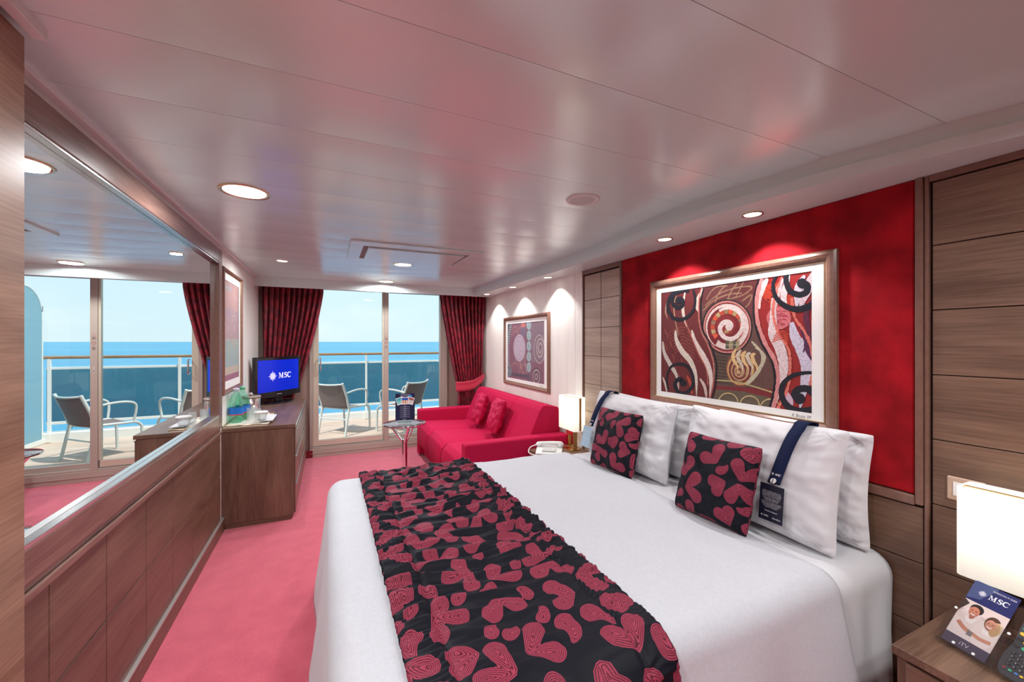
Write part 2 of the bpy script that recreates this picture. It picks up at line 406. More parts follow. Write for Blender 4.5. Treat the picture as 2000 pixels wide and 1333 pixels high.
# ---- flat printed pictures: coloured shapes on a plane
class Canvas:
    def __init__(s): s.v = []; s.f = []; s.c = []; s.k = 0
    def poly(s, pts, col, raw=False):
        k = len(s.v); s.v += [(p[0], p[1], s.k) for p in pts]; s.f.append([k + i for i in range(len(pts))]); s.c.append(col if raw else lin(col)); s.k += 1
    def many(s, polys, col):
        c = lin(col)
        for pts in polys:
            k = len(s.v); s.v += [(p[0], p[1], s.k) for p in pts]; s.f.append([k + i for i in range(len(pts))]); s.c.append(c)
        s.k += 1
    def rect(s, x0, y0, x1, y1, col): s.poly([(x0, y0), (x1, y0), (x1, y1), (x0, y1)], col)
    def disc(s, c, r, col, n=28, ry=None, rot=0):
        ry = ry or r
        s.poly([(c[0] + r * math.cos(2 * PI * i / n) * math.cos(rot) - ry * math.sin(2 * PI * i / n) * math.sin(rot),
                 c[1] + r * math.cos(2 * PI * i / n) * math.sin(rot) + ry * math.sin(2 * PI * i / n) * math.cos(rot)) for i in range(n)], col)
    def ribbon(s, pts, wd, col, closed=False, smooth=0, rough=0):
        if smooth: pts = catmull(pts, smooth, closed)
        n = len(pts); quads = []; L_ = []; R_ = []
        for i in range(n):
            a = pts[(i - 1) % n] if (closed or i) else pts[i]; c = pts[(i + 1) % n] if (closed or i < n - 1) else pts[i]
            dx, dy = c[0] - a[0], c[1] - a[1]; l = math.hypot(dx, dy) or 1
            w_ = wd(i / max(1, n - 1)) if callable(wd) else wd
            if rough: w_ *= 1 + rough * (RN.random() - .5)
            nx, ny = -dy / l * w_ / 2, dx / l * w_ / 2
            L_.append((pts[i][0] + nx, pts[i][1] + ny)); R_.append((pts[i][0] - nx, pts[i][1] - ny))
        for i in range(n if closed else n - 1):
            j = (i + 1) % n; quads.append([L_[i], R_[i], R_[j], L_[j]])
        s.many(quads, col)
    def ring(s, c, r, wd, col, n=40, a0=0, a1=2 * PI, ry=None):
        ry = ry or r
        pts = [(c[0] + r * math.cos(a0 + (a1 - a0) * i / n), c[1] + ry * math.sin(a0 + (a1 - a0) * i / n)) for i in range(n + 1)]
        s.ribbon(pts, wd, col)
    def spiral(s, c, r0, r1, turns, w0, w1, col, a0=0, cw=1, sx=1):
        n = int(26 * turns)
        pts = [(c[0] + sx * (r0 + (r1 - r0) * i / n) * math.cos(a0 + cw * 2 * PI * turns * i / n), c[1] + (r0 + (r1 - r0) * i / n) * math.sin(a0 + cw * 2 * PI * turns * i / n)) for i in range(n + 1)]
        s.ribbon(pts, lambda q: w0 + (w1 - w0) * q, col, rough=.15)
    def text(s, body, x, y, size, col, align='LEFT', width=None, shear=0, bold=0, rot=0):
        cu = bpy.data.curves.new('t', 'FONT'); cu.body = body; cu.size = size; cu.align_x = align; cu.shear = shear; cu.offset = bold
        cu.resolution_u = 3
        o = bpy.data.objects.new('t', cu); me = bpy.data.meshes.new_from_object(o)
        vs = [v.co.copy() for v in me.vertices]
        if vs and width:
            mn = min(v.x for v in vs); mxx = max(v.x for v in vs); k = width / (mxx - mn)
        else: k = 1
        cr_, sr_ = math.cos(rot), math.sin(rot)
        polys = [[(x + vs[i].x * k * cr_ - vs[i].y * sr_, y + vs[i].x * k * sr_ + vs[i].y * cr_) for i in p.vertices] for p in me.polygons]
        s.many(polys, col)
        bpy.data.objects.remove(o); bpy.data.meshes.remove(me); bpy.data.curves.remove(cu)
    def fade(s, to, k):
        to = lin(to); s.c = [tuple(a * (1 - k) + b__ * k for a, b__ in zip(c, to)) for c in s.c]
    def build(s, name, O, U, V, mat, parent=None, N=None, eps=.00004, origin=None, thick=0):
        O = Vector(O); U = Vector(U); V = Vector(V); N = (U.cross(V)).normalized() if N is None else Vector(N)
        o0 = WL_[parent.name] if parent is not None else (Vector(origin) if origin is not None else O)
        vs = [O + U * p[0] + V * p[1] + N * (eps * p[2]) - o0 for p in s.v]; fs = list(s.f); cs = list(s.c)
        if thick:
            a = np.array(s.v); x0, y0 = a[:, 0].min(), a[:, 1].min(); x1, y1 = a[:, 0].max(), a[:, 1].max(); k = len(vs)
            for h in (-.00003, -thick):
                for (x, y) in ((x0, y0), (x1, y0), (x1, y1), (x0, y1)): vs.append(O + U * x + V * y + N * h - o0)
            for q in ((0, 1, 2, 3), (7, 6, 5, 4), (0, 4, 5, 1), (1, 5, 6, 2), (2, 6, 7, 3), (3, 7, 4, 0)): fs.append([k + i for i in q]); cs.append(s.c[0])
        me = bpy.data.meshes.new(name); me.from_pydata([tuple(v) for v in vs], [], fs)
        ca = me.color_attributes.new('Col', 'FLOAT_COLOR', 'CORNER'); arr = []
        for p, c in zip(me.polygons, cs):
            for _ in p.vertices: arr += [c[0], c[1], c[2], 1.0]
        ca.data.foreach_set('color', arr)
        me.materials.append(mat); me.update()
        o = bpy.data.objects.new(name, me); COL.objects.link(o)
        if parent is not None: o.parent = parent
        else: o.location = o0
        WL_[o.name] = o0
        return o
def catmull(P, k, closed=False):
    out = []; n = len(P)
    for i in range(n if closed else n - 1):
        p0 = P[(i - 1) % n] if (closed or i > 0) else P[i]; p1 = P[i]; p2 = P[(i + 1) % n]; p3 = P[(i + 2) % n] if (closed or i < n - 2) else P[(i + 1) % n]
        for j in range(k):
            t_ = j / k
            out.append(tuple(.5 * (2 * p1[d] + (-p0[d] + p2[d]) * t_ + (2 * p0[d] - 5 * p1[d] + 4 * p2[d] - p3[d]) * t_ ** 2 + (-p0[d] + 3 * p1[d] - 3 * p2[d] + p3[d]) * t_ ** 3) for d in range(len(p1))))
    if not closed: out.append(tuple(P[-1]))
    return out
RN = random.Random(7)

def emblem(cv, cx, cy, r, col, bgc):
    """compass star emblem: sixteen rays round a ring"""
    rays = []
    for i in range(16):
        a = 2 * PI * i / 16; ro = r if i % 4 == 0 else r * (.80 if i % 2 == 0 else .74); w_ = .09 * r
        ri = r * .42
        rays.append([(cx + ri * math.cos(a - .14), cy + ri * math.sin(a - .14)), (cx + ro * math.cos(a), cy + ro * math.sin(a)), (cx + ri * math.cos(a + .14), cy + ri * math.sin(a + .14))])
    cv.many(rays, col)
    cv.disc((cx, cy), r * .50, col); cv.disc((cx, cy), r * .40, bgc); cv.disc((cx, cy), r * .31, col)
    cv.many([[(cx + r * a, cy - r * .16), (cx + r * a + r * .05, cy - r * .16), (cx + r * a + r * .05, cy + r * .16), (cx + r * a, cy + r * .16)] for a in (-.16, -.025, .11)], bgc)
def msc(cv, x, y, h, col):
    """serif capitals M S C, x left, y baseline, h cap height"""
    s = h
    def q(a): return [(x + p[0] * s, y + p[1] * s) for p in a]
    P = []
    # M
    P += [q([(.0, 0), (.34, 0), (.34, .06), (.0, .06)]), q([(.74, 0), (1.14, 0), (1.14, .06), (.74, .06)])]
    P += [q([(.12, .05), (.20, .05), (.22, .94), (.15, .94)]), q([(.0, .94), (.32, .94), (.30, 1), (.0, 1)]), q([(.84, .94), (1.12, .94), (1.12, 1), (.82, 1)])]
    P += [q([(.14, 1), (.32, 1), (.62, .22), (.54, .02)]), q([(.54, .02), (.60, .02), (.92, .94), (.82, .94)]), q([(.83, .05), (1.02, .05), (1.0, .95), (.84, .95)])]
    cv.many(P, col)
    # S
    sp = [(.62, .76), (.52, .92), (.34, .95), (.17, .84), (.18, .66), (.36, .53), (.55, .42), (.60, .24), (.48, .07), (.27, .05), (.10, .22)]
    cv.ribbon([(x + (1.24 + p[0]) * s, y + p[1] * s) for p in sp], lambda k: s * (.07 + .15 * math.sin(PI * k) ** 2), col, smooth=5)
    cv.many([q([(1.82, .70), (1.87, .70), (1.87, 1), (1.82, 1)]), q([(1.31, 0), (1.36, 0), (1.36, .30), (1.31, .30)])], col)
    # C
    cp = [(.50 + .42 * math.cos(a), .50 + .46 * math.sin(a)) for a in [.75 + i * (2 * PI - 1.4) / 18 for i in range(19)]]
    cv.ribbon([(x + (2.0 + p[0]) * s, y + p[1] * s) for p in cp], lambda k: s * (.07 + .15 * math.sin(PI * k) ** 1.5), col)
    cv.many([q([(2.82, .66), (2.87, .66), (2.87, 1), (2.82, 1)])], col)

# ---- leaf pattern distance field
def make_lobes(w_, h_, seed, cell=.125, sc=1.0):
    """leaf motifs scattered without touching: one to three rounded drops sharing a pointed tip"""
    r_ = random.Random(seed); L_ = []; acc = np.zeros((0, 3)); tries = int(w_ * h_ * 4200 / sc ** 2)
    for tr_ in range(tries):
        cx, cy = r_.uniform(-.04, w_ + .04), r_.uniform(-.04, h_ + .04); a = r_.random() * 2 * PI
        big = tr_ < tries * .45
        k = r_.choice([2, 2, 2, 3, 4]) if big else r_.choice([1, 1, 4, 5])
        spread = {1: [0], 2: [-.56, .50], 3: [-1.15, -.05, 1.0], 4: [-.36, .36], 5: [0]}[k]
        ln = {1: .080, 2: .074, 3: .070, 4: .056, 5: .044}[k] * sc; R_ = {1: .031, 2: .0315, 3: .0275, 4: .029, 5: .021}[k] * sc
        tx, ty = cx - math.cos(a) * ln * .6, cy - math.sin(a) * ln * .6; mot = []
        for sp in spread:
            curv = r_.choice([-1.5, 1.5]) if k in (1, 5) else sp * .7
            l2 = ln * (.9 + .25 * r_.random()); pts = []; x, y = tx, ty; aa = a + sp - curv * .35
            for q in range(11):
                s_ = q / 10; pts.append((x, y, R_ * (s_ ** .62) * (1 if s_ < .85 else .97)))
                aa += curv / 10; x += math.cos(aa) * l2 / 10; y += math.sin(aa) * l2 / 10
            mot.append(pts)
        M = np.array([p for pts in mot for p in pts])
        if len(acc):
            d = np.hypot(M[:, None, 0] - acc[None, :, 0], M[:, None, 1] - acc[None, :, 1]) - M[:, None, 2] - acc[None, :, 2]
            if d.min() < .0042 * sc: continue
        acc = np.vstack([acc, M]); L_ += mot
    return L_
def leaf_sdf(U, V, lobes):
    U = np.asarray(U, dtype=np.float32); V = np.asarray(V, dtype=np.float32); out = np.full(U.shape, -.02, np.float32)
    for pts in lobes:
        xs = [p[0] for p in pts]; ys = [p[1] for p in pts]; m_ = .05
        idx = np.where((U > min(xs) - m_) & (U < max(xs) + m_) & (V > min(ys) - m_) & (V < max(ys) + m_))[0]
        if not len(idx): continue
        u = U[idx]; v = V[idx]; d = np.full(u.shape, -1.0, np.float32)
        for p in pts: d = np.maximum(d, p[2] - np.hypot(u - p[0], v - p[1]))
        cur = out[idx]
        # where two leaves meet keep them apart by a thin dark line
        both = (cur > 0) & (d > 0)
        out[idx] = np.where(both, np.maximum(cur, d), np.maximum(cur, d))
    return out
def nz(x, y, z=0.0): return mnoise.noise(Vector((x, y, z)))

# ================================================================== STRUCTURE
CEILZ = 2.10; SOFZ = 2.00; XL = -0.72; XR = 2.0; YW = 5.46; YB = -1.7
# floor
o = struct(obj('floor', B(-1.5, 2.6, YB - .1, YW + .03, -.12, 0), M_CARPET)); o['label'] = 'pink red carpet over the cabin floor'
# ceiling planks
mb = MB()
y = -1.8; k = 0
while y < YW + .1:
    def P(i, j, y=y):
        s_ = i / 8.0; yy = y + .0008 + s_ * (.30 - .0016)
        return (-.95 + 3.2 * j, yy, CEILZ - .0020 * (1 - (2 * s_ - 1) ** 2))
    mb.grid(P, 8, 1, True)
    mb.add([(-.95, y - .0008, CEILZ), (2.25, y - .0008, CEILZ), (2.25, y + .0008, CEILZ), (-.95, y + .0008, CEILZ),
            (-.95, y - .0008, CEILZ + .004), (2.25, y - .0008, CEILZ + .004), (2.25, y + .0008, CEILZ + .004), (-.95, y + .0008, CEILZ + .004)],
           [(0, 4, 5, 1), (3, 2, 6, 7), (4, 7, 6, 5)])
    y += .30
mb.box(-1.6, 2.7, YB - .2, YW + .12, CEILZ + .02, CEILZ + .25)
o = struct(obj('ceiling', mb, M_CEIL, recalc=False)); o['label'] = 'glossy white plank ceiling'
# walls
struct(obj('wall_left', B(-1.6, -.755, YB - .2, YW + .12, 0, CEILZ + .02), M_BACK))
struct(obj('wall_back', B(-.755, XR, YB - .12, YB, 0, CEILZ), M_WZ))
struct(obj('wall_right', B(XR + .001, XR + .6, YB - .2, YW + .12, 0, CEILZ + .02), M_CREAM))
# cream panels of the right wall
yy = [2.885, 3.02, 3.54, 4.045, 4.556, 5.34]
mb = MB()
for a, b_ in zip(yy[:-1], yy[1:]): mb.box(XR - .010, XR, a + .0015, b_ - .0015, 0, SOFZ + .002)
struct(obj('trim_1', mb, M_CREAM, bev=.0015))['label'] = 'cream wall panels behind the sofa'
# window wall piers and head
mb = MB(); mb.box(-.755, -.205, YW - .02, YW + .10, .0, CEILZ); mb.box(1.49, XR, YW - .02, YW + .10, 0, CEILZ); mb.box(-.205, 1.49, YW - .02, YW + .1, 2.06, CEILZ)
struct(obj('wall_window', mb, pmat('bronze_wall', lin((160, 136, 124)), .45), recalc=True))
mb = MB(); mb.box(-.30, -.17, YW - .055, YW - .021, 0, .085); mb.box(1.46, XR - .012, YW - .055, YW - .021, 0, .085)
struct(obj('baseboard_window', mb, M_REDCARPET, bev=.003))
# valance in front of the curtains
mb = MB(); mb.box(-.752, XR - .002, 5.05, 5.065, SOFZ - .005, CEILZ); mb.box(-.752, 1.75, 5.065, 5.10, SOFZ + .01, SOFZ + .02)
struct(obj('trim_2', mb, M_SOFF, bev=.002))['label'] = 'white valance board above the balcony door'
# soffit above the bed: serpentine edge
cp = [(-1.7, 1.90), (-.6, 1.93), (.1, 1.92), (.45, 1.84), (.602, 1.787), (.894, 1.709), (1.205, 1.665), (1.502, 1.645), (1.779, 1.66), (2.08, 1.699), (2.383, 1.747), (2.875, 1.775), (3.6, 1.768), (5.05, 1.752)]
cv_ = catmull(cp, 8)
poly = [(x_, y_) for (y_, x_) in cv_]
mb = MB()
def fascia(poly, off, z0, z1):
    n = len(poly); vs = []
    for (x_, y_) in poly: vs += [(x_ + off, y_, z0), (x_ + off, y_, z1), (XR, y_, z0)]
    fs = []
    for i in range(n - 1):
        fs.append((3 * i, 3 * i + 3, 3 * i + 4, 3 * i + 1)); 
    mb.add(vs, fs, True)
    mb.add(vs, [(3 * i, 3 * i + 2, 3 * i + 5, 3 * i + 3) for i in range(n - 1)])
fascia(poly, .014, SOFZ + .045, CEILZ)
fascia(poly, 0.0, SOFZ, SOFZ + .045)
vs = []
for (x_, y_) in poly: vs += [(x_, y_, SOFZ + .045), (x_ + .014, y_, SOFZ + .045)]
mb.add(vs, [(2 * i, 2 * i + 1, 2 * i + 3, 2 * i + 2) for i in range(len(poly) - 1)])
struct(obj('trim_3', mb, M_SOFF, recalc=False))['label'] = 'wavy white soffit along the bed wall'
# crown trim over the mirror wall
mb = MB(); mb.box(-.755, -.690, 1.20, 5.05, 2.085, CEILZ + .001); mb.box(-.755, -.715, 1.2, 5.05, 2.062, 2.085)
struct(obj('trim_4', mb, M_TRIMW, bev=.002))['label'] = 'white cornice strip above the mirror'
mb = MB(); mb.box(-.60, -.575, -.2, 1.262, 2.075, CEILZ + .001)
struct(obj('trim_5', mb, M_TRIMW, bev=.002))['label'] = 'white cornice strip above the cabinet'
# cream panel on the left wall, past the mirror
mb = MB(); mb.box(-.755, XL, 3.545, YW - .02, 0, 2.062)
struct(obj('trim_6', mb, M_CREAM, bev=.001))['label'] = 'cream wall panel past the mirror'
# wood panels of the left wall under the mirror
mb = MB(); seams = [1.2645, 1.568, 1.89, 2.23, 2.555, 2.884, 3.21, 3.538]
for a, b_ in zip(seams[:-1], seams[1:]):
    mb.box(-.745, -.712, a + .0018, b_ - .0018, .10, .4145); mb.box(-.745, -.712, a + .0018, b_ - .0018, .4185, .73)
o = struct(obj('trim_7', mb, M_WY, bev=.0015)); o['label'] = 'brown wood panels under the mirror'
struct(obj('trim_8', B(-.755, -.745, 1.2635, 3.54, 0, .75), M_DARK))['label'] = 'dark gaps between the wood panels'
mb = MB(); mb.box(-.745, -.700, 1.2635, 3.54, .728, .750); mb.box(-.745, -.712, 1.2635, 3.54, .750, .777)
struct(obj('trim_9', mb, M_WYR, bev=.0025))['label'] = 'brown ledge under the mirror frame'
mb = MB(); mb.box(-.745, -.700, 1.2635, 3.60, 0, .088); 
struct(obj('baseboard_left', mb, M_WY, bev=.002))
mb = MB(); mb.box(-.745, -.697, 1.2635, 3.60, .088, .100); struct(obj('trim_10', mb, pmat('grey_strip', (.40, .36, .34), .3, metal=.3), bev=.002))['label'] = 'pale strip on top of the left baseboard'
# right wall: wood panels near the night table, under and beside the red panel
def panel_rows(mb, x0, x1, y0, y1, zs, gap=.0016):
    for a, b_ in zip(zs[:-1], zs[1:]): mb.box(x0, x1, y0 + gap, y1 - gap, a + gap, b_ - gap)
rows = [.0, .121, .353, .585, .817, 1.049, 1.281, 1.513, 1.745, 1.972]
mb = MB(); panel_rows(mb, XR - .022, XR, -1.69, .695, rows)
struct(obj('trim_11', mb, M_WY, bev=.0015))['label'] = 'brown wood panels beside the night table'
mb = MB(); mb.box(XR - .030, XR, .701, .7135, 0, SOFZ); mb.box(XR - .03, XR, -1.69, .701, 1.976, SOFZ)
struct(obj('trim_12', mb, M_FRAMEZ, bev=.003))['label'] = 'brown edge strip beside the red panel'
mb = MB(); panel_rows(mb, XR - .022, XR, .7165, 1.56, [.0, .121, .353, .585, .790]); panel_rows(mb, XR - .022, XR, 1.563, 2.375, [.0, .121, .353, .585, .790])
struct(obj('trim_13', mb, M_WY, bev=.0015))['label'] = 'brown wood panels behind the bed'
mb = MB(); zs = rows[1:-1] + [1.955]
panel_rows(mb, XR - .020, XR, 2.408, 2.632, [0.0] + zs); panel_rows(mb, XR - .020, XR, 2.636, 2.862, [0.0] + zs)
struct(obj('trim_14', mb, M_OAK, bev=.0015))['label'] = 'column of pale brown wood squares left of the red panel'
mb = MB(); mb.box(XR - .03, XR, 2.386, 2.402, 0, SOFZ); mb.box(XR - .03, XR, 2.868, 2.884, 0, SOFZ); mb.box(XR - .03, XR, 2.402, 2.868, 1.965, SOFZ)
struct(obj('trim_15', mb, M_FRAMEZ, bev=.003))['label'] = 'brown frame round the pale wood squares'
mb = MB(); mb.box(XR - .006, XR, .69, 2.886, 0, SOFZ); mb.box(XR - .006, XR, -1.69, .69, 0, SOFZ)
struct(obj('trim_16', mb, M_DARK))['label'] = 'dark joints between the bed wall panels'
# red suede panel and its frame
o = tag(obj('wall_panel', B(XR - .028, XR - .006, .7395, 2.372, .835, SOFZ), M_RED, bev=.006), 'large red suede wall panel behind the bed', 'wall panel'); 
mb = MB(); mb.box(XR - .036, XR - .006, .715, .738, .800, SOFZ); mb.box(XR - .036, XR - .006, .738, 2.384, .795, .832); mb.box(XR - .034, XR - .006, 2.374, 2.384, .832, SOFZ)
obj('panel_frame', mb, M_FRAMEZ, o, bev=.006)

# ------------------------------------------------------------------ balcony door and window
door = bpy.data.objects.new('door_1', None); COL.objects.link(door); door.location = (.25, YW, 0); WL_['door_1'] = Vector((.25, YW, 0)); struct(door)
door['label'] = 'sliding glass balcony door'
mb = MB()   # sliding sash
mb.box(-.165, -.105, YW - .03, YW + .015, .13, 2.06); mb.box(-.105, .645, YW - .03, YW + .015, .13, .20); mb.box(-.105, .645, YW - .03, YW + .015, 2.035, 2.06); mb.box(.635, .655, YW - .03, YW + .015, .20, 2.035)
obj('door_frame', mb, M_ALUW, door, bev=.003)
obj('glass_pane', B(-.105, .635, YW - .010, YW - .004, .20, 2.035), M_GLASS, door)
mb = MB(); mb.tube(catmull([(-.085, YW - .03, 1.05), (-.085, YW - .075, 1.06), (-.085, YW - .075, 1.13), (-.085, YW - .075, 1.20), (-.085, YW - .03, 1.21)], 5), .009, 10)
obj('door_handle', mb, M_CHROME, door)
win = bpy.data.objects.new('window_1', None); COL.objects.link(win); win.location = (1.05, YW, 0); WL_['window_1'] = Vector((1.05, YW, 0)); struct(win)
win['label'] = 'fixed glass window beside the balcony door'
mb = MB(); mb.box(.655, .712, YW - .045, YW + .05, .10, 2.06); mb.box(.712, 1.395, YW - .01, YW + .05, .12, .175); mb.box(1.395, 1.455, YW - .03, YW + .05, .10, 2.06); mb.box(.712, 1.395, YW - .01, YW + .05, 2.035, 2.06)
obj('window_frame', mb, M_ALU, win, bev=.003)
obj('glass_pane', B(.712, 1.395, YW + .014, YW + .020, .175, 2.035), M_GLASS, win)
cv = Canvas()   # safety stickers on the mullion
red = (150, 60, 60)
for (cy, kind) in ((1.47, 0), (1.385, 1), (1.12, 2)):
    if kind == 0: cv.ribbon([(-.017, cy - .013), (.017, cy - .013), (0, cy + .017)], .003, red, closed=True)
    elif kind == 1: cv.ring((0, cy), .016, .003, red, 24); cv.ribbon([(-.011, cy - .008), (.011, cy + .008)], .003, red)
    else: cv.rect(-.008, cy - .03, .008, cy + .03, (190, 186, 180)); cv.disc((0, cy - .015), .006, (90, 90, 90))
for q in range(6): cv.rect(-.015, 1.445 - q * .005, .015, 1.4475 - q * .005, (120, 100, 92))
for q in range(6): cv.rect(-.013, 1.345 - q * .006, .013, 1.3475 - q * .006, (120, 100, 92))
cv.build('safety_sticker', (.683, YW - .0455, 0), (1, 0, 0), (0, 0, 1), M_INK, win, N=(0, -1, 0))
mb = MB(); mb.box(-.205, 1.49, YW - .05, YW + .08, 0, .10); mb.box(-.205, 1.49, YW - .040, YW + .08, .10, .122); mb.box(-.205, -.166, YW - .045, YW + .05, .122, 2.06); mb.box(1.455, 1.49, YW - .045, YW + .05, .122, 2.06); mb.box(-.205, 1.49, YW - .056, YW - .05, .046, .050)
struct(obj('trim_17', mb, M_ALU, bev=.003))['label'] = 'bronze metal sill and jambs of the balcony door'

# ------------------------------------------------------------------ balcony, rail and sea
o = struct(obj('balcony_floor', B(-2.4, 2.25, YW + .1, 7.9, -.12, -.005), M_DECK)); o['label'] = 'pale brown planked balcony deck'
o = struct(obj('balcony_kerb', B(-2.4, 2.25, 7.75, 7.95, -.3, .125), M_PAINT, bev=.01)); o['label'] = 'low white kerb under the balcony rail'
rl = thing('railing', 'white balcony railing with wooden handrail and tinted glass infill', 'railing', (.0, 7.82, .125))
obj('handrail', MB().tube([(-2.4, 7.80, 1.175), (2.15, 7.80, 1.175)], .022, 14), M_TEAK, rl)
obj('top_bar', B(-2.4, 2.12, 7.79, 7.83, 1.005, 1.04), M_PAINT, rl, bev=.004)
obj('bottom_bar', B(-2.4, 2.12, 7.79, 7.83, .235, .275), M_PAINT, rl, bev=.004)
obj('glass_panel', B(-2.4, 2.12, 7.807, 7.813, .275, 1.005), M_RAILG, rl)
for px in (-1.95, -.70, .63, 2.08):
    obj('post', B(px - .018, px + .018, 7.77, 7.80, .126, 1.155), M_PAINT, rl, bev=.003)
    obj('bracket', B(px - .035, px + .035, 7.715, 7.748, .0, .125), M_PAINT, rl, bev=.004)
mb = MB(); pts = [(5.60, .05), (7.70, .05), (7.70, 1.75)] + [(7.70 - .38 * (1 - math.cos(a)), 1.75 + .38 * math.sin(a)) for a in [PI / 2 * i / 10 for i in range(1, 11)]] + [(5.60, 2.18)]
mb.prism(pts, 0, 2.11, 2.125)
par = tag(obj('balcony_partition', mb, M_FROST), 'frosted pale divider screen with rounded corner at the balcony end', 'partition')
mb = MB(); mb.tube([(2.117, p[0], p[1]) for p in catmull(pts[1:-1], 2)] , .014, 8); mb.box(2.09, 2.15, 5.6, 7.72, 0, .06)
obj('screen_edge', mb, M_PAINT, par)
o = obj('sea', MB().add([(-30000, 60, -24), (30000, 60, -24), (30000, 45000, -24), (-30000, 45000, -24), (-300, 8.2, -24), (300, 8.2, -24)], [(4, 5, 1, 0), (0, 1, 2, 3)]), M_SEA, origin=(0, 60, -24)); struct(o); o['label'] = 'open blue sea out to the horizon'

# balcony chairs
def make_chair():
    r = thing('balcony_chair', '', 'chair', (0, 0, 0), 'metal armchairs on the balcony')
    W = .255; fr = MB()
    for s_ in (-1, 1):
        x = s_ * W
        obj('leg', MB().tube(catmull([(x, -.02, .42), (x, .27, .405), (x, .36, .40), (x, .415, .36), (x, .43, .30), (x, .44, .0)], 6), .016, 10), M_CHAIRF, r)
        obj('leg', MB().tube([(x, -.10, .0), (x, -.02, .40)], .017, 10), M_CHAIRF, r)
        obj('armrest', MB().tube(catmull([(x, -.10, .63), (x * 1.06, .10, .665), (x * 1.08, .26, .665), (x * 1.08, .345, .63), (x * 1.06, .36, .55), (x, .34, .405)], 6), .014, 10), M_CHAIRF, r)
        fr.tube([(x, -.01, .36), (x, -.070, .58), (x, -.155, .79)], .018, 10)
    fr.tube(catmull([(-W, -.150, .775), (-W * .5, -.190, .765), (0, -.200, .762), (W * .5, -.190, .765), (W, -.150, .775)], 5), .013, 10)
    obj('back_frame', fr, M_CHAIRF, r)
    obj('crossbar', MB().tube([(-W, -.06, .24), (W, -.06, .24)], .010, 8).tube([(-W, .0, .39), (W, .0, .39)], .012, 8), M_CHAIRF, r)
    def PS(i, j):
        s_ = i / 10; q = -1 + 2 * j / 8; return (q * W, -.01 + .40 * s_, .418 - .02 * (1 - q * q) - .012 * s_)
    obj('seat', MB().grid(PS, 10, 8), M_SLING, r, solid=.006)
    def PBk(i, j):
        s_ = i / 10; q = -1 + 2 * j / 8; return (q * W, -.02 - .13 * s_ - .035 * (1 - q * q), .41 + .36 * s_)
    obj('backrest', MB().grid(PBk, 10, 8), M_SLING, r, solid=.006)
    return r
ch = make_chair()
# chair with its back towards the door on the left; facing (.85,.5)
def place(o, rear_mid, facing):
    a = math.atan2(facing[1], facing[0]) - PI / 2
    o.rotation_euler = (0, 0, a); o.location = (rear_mid[0] + math.cos(a + PI / 2) * .10, rear_mid[1] + math.sin(a + PI / 2) * .10, -.005)
place(ch, (.045, 6.61), (.70, .714)); ch['label'] = 'grey and white metal balcony armchair behind the sliding door, facing right'
c2 = dup(ch, (0, 0, 0), 0, 'grey and white metal balcony armchair behind the fixed window, facing left')
place(c2, (1.245, 6.395), (-.68, .73))

# ================================================================== LEFT SIDE
cab = thing('wardrobe', 'tall brown wood cabinet end at the left edge, before the mirror', 'cabinet', (-.68, .2, 0))
obj('body', B(-.752, -.612, -.9, 1.262, .0, 2.075), M_CAB, cab, bev=.002)
# mirror
mir = thing('mirror', 'long wall mirror in a brown wood frame reflecting the balcony', 'mirror', (-.72, 2.2, .777))
obj('mirror_glass', B(-.732, -.727, 1.2635, 3.46, .86, 1.97), M_MIRROR, mir)
for za, zb_ in ((.777, .867), (1.962, 2.056)): obj('frame_rail', B(-.745, -.700, 1.2635, 3.448, za, zb_), M_WYR, mir, bev=.003)
obj('frame_stile', B(-.745, -.700, 3.449, 3.540, .777, 2.056), M_FRAMEZ, mir, bev=.003)
mb = MB(); mb.box(-.727, -.7005, 1.2635, 3.448, .8672, .882); mb.box(-.727, -.703, 1.2635, 3.448, 1.952, 1.9618)
obj('inner_edge', mb, M_SILV, mir, bev=.002)
mb = MB(); mb.box(-.750, -.72, 1.2635, 3.54, 2.056, 2.085)
struct(obj('trim_18', mb, M_WY))['label'] = 'brown strip above the mirror frame'

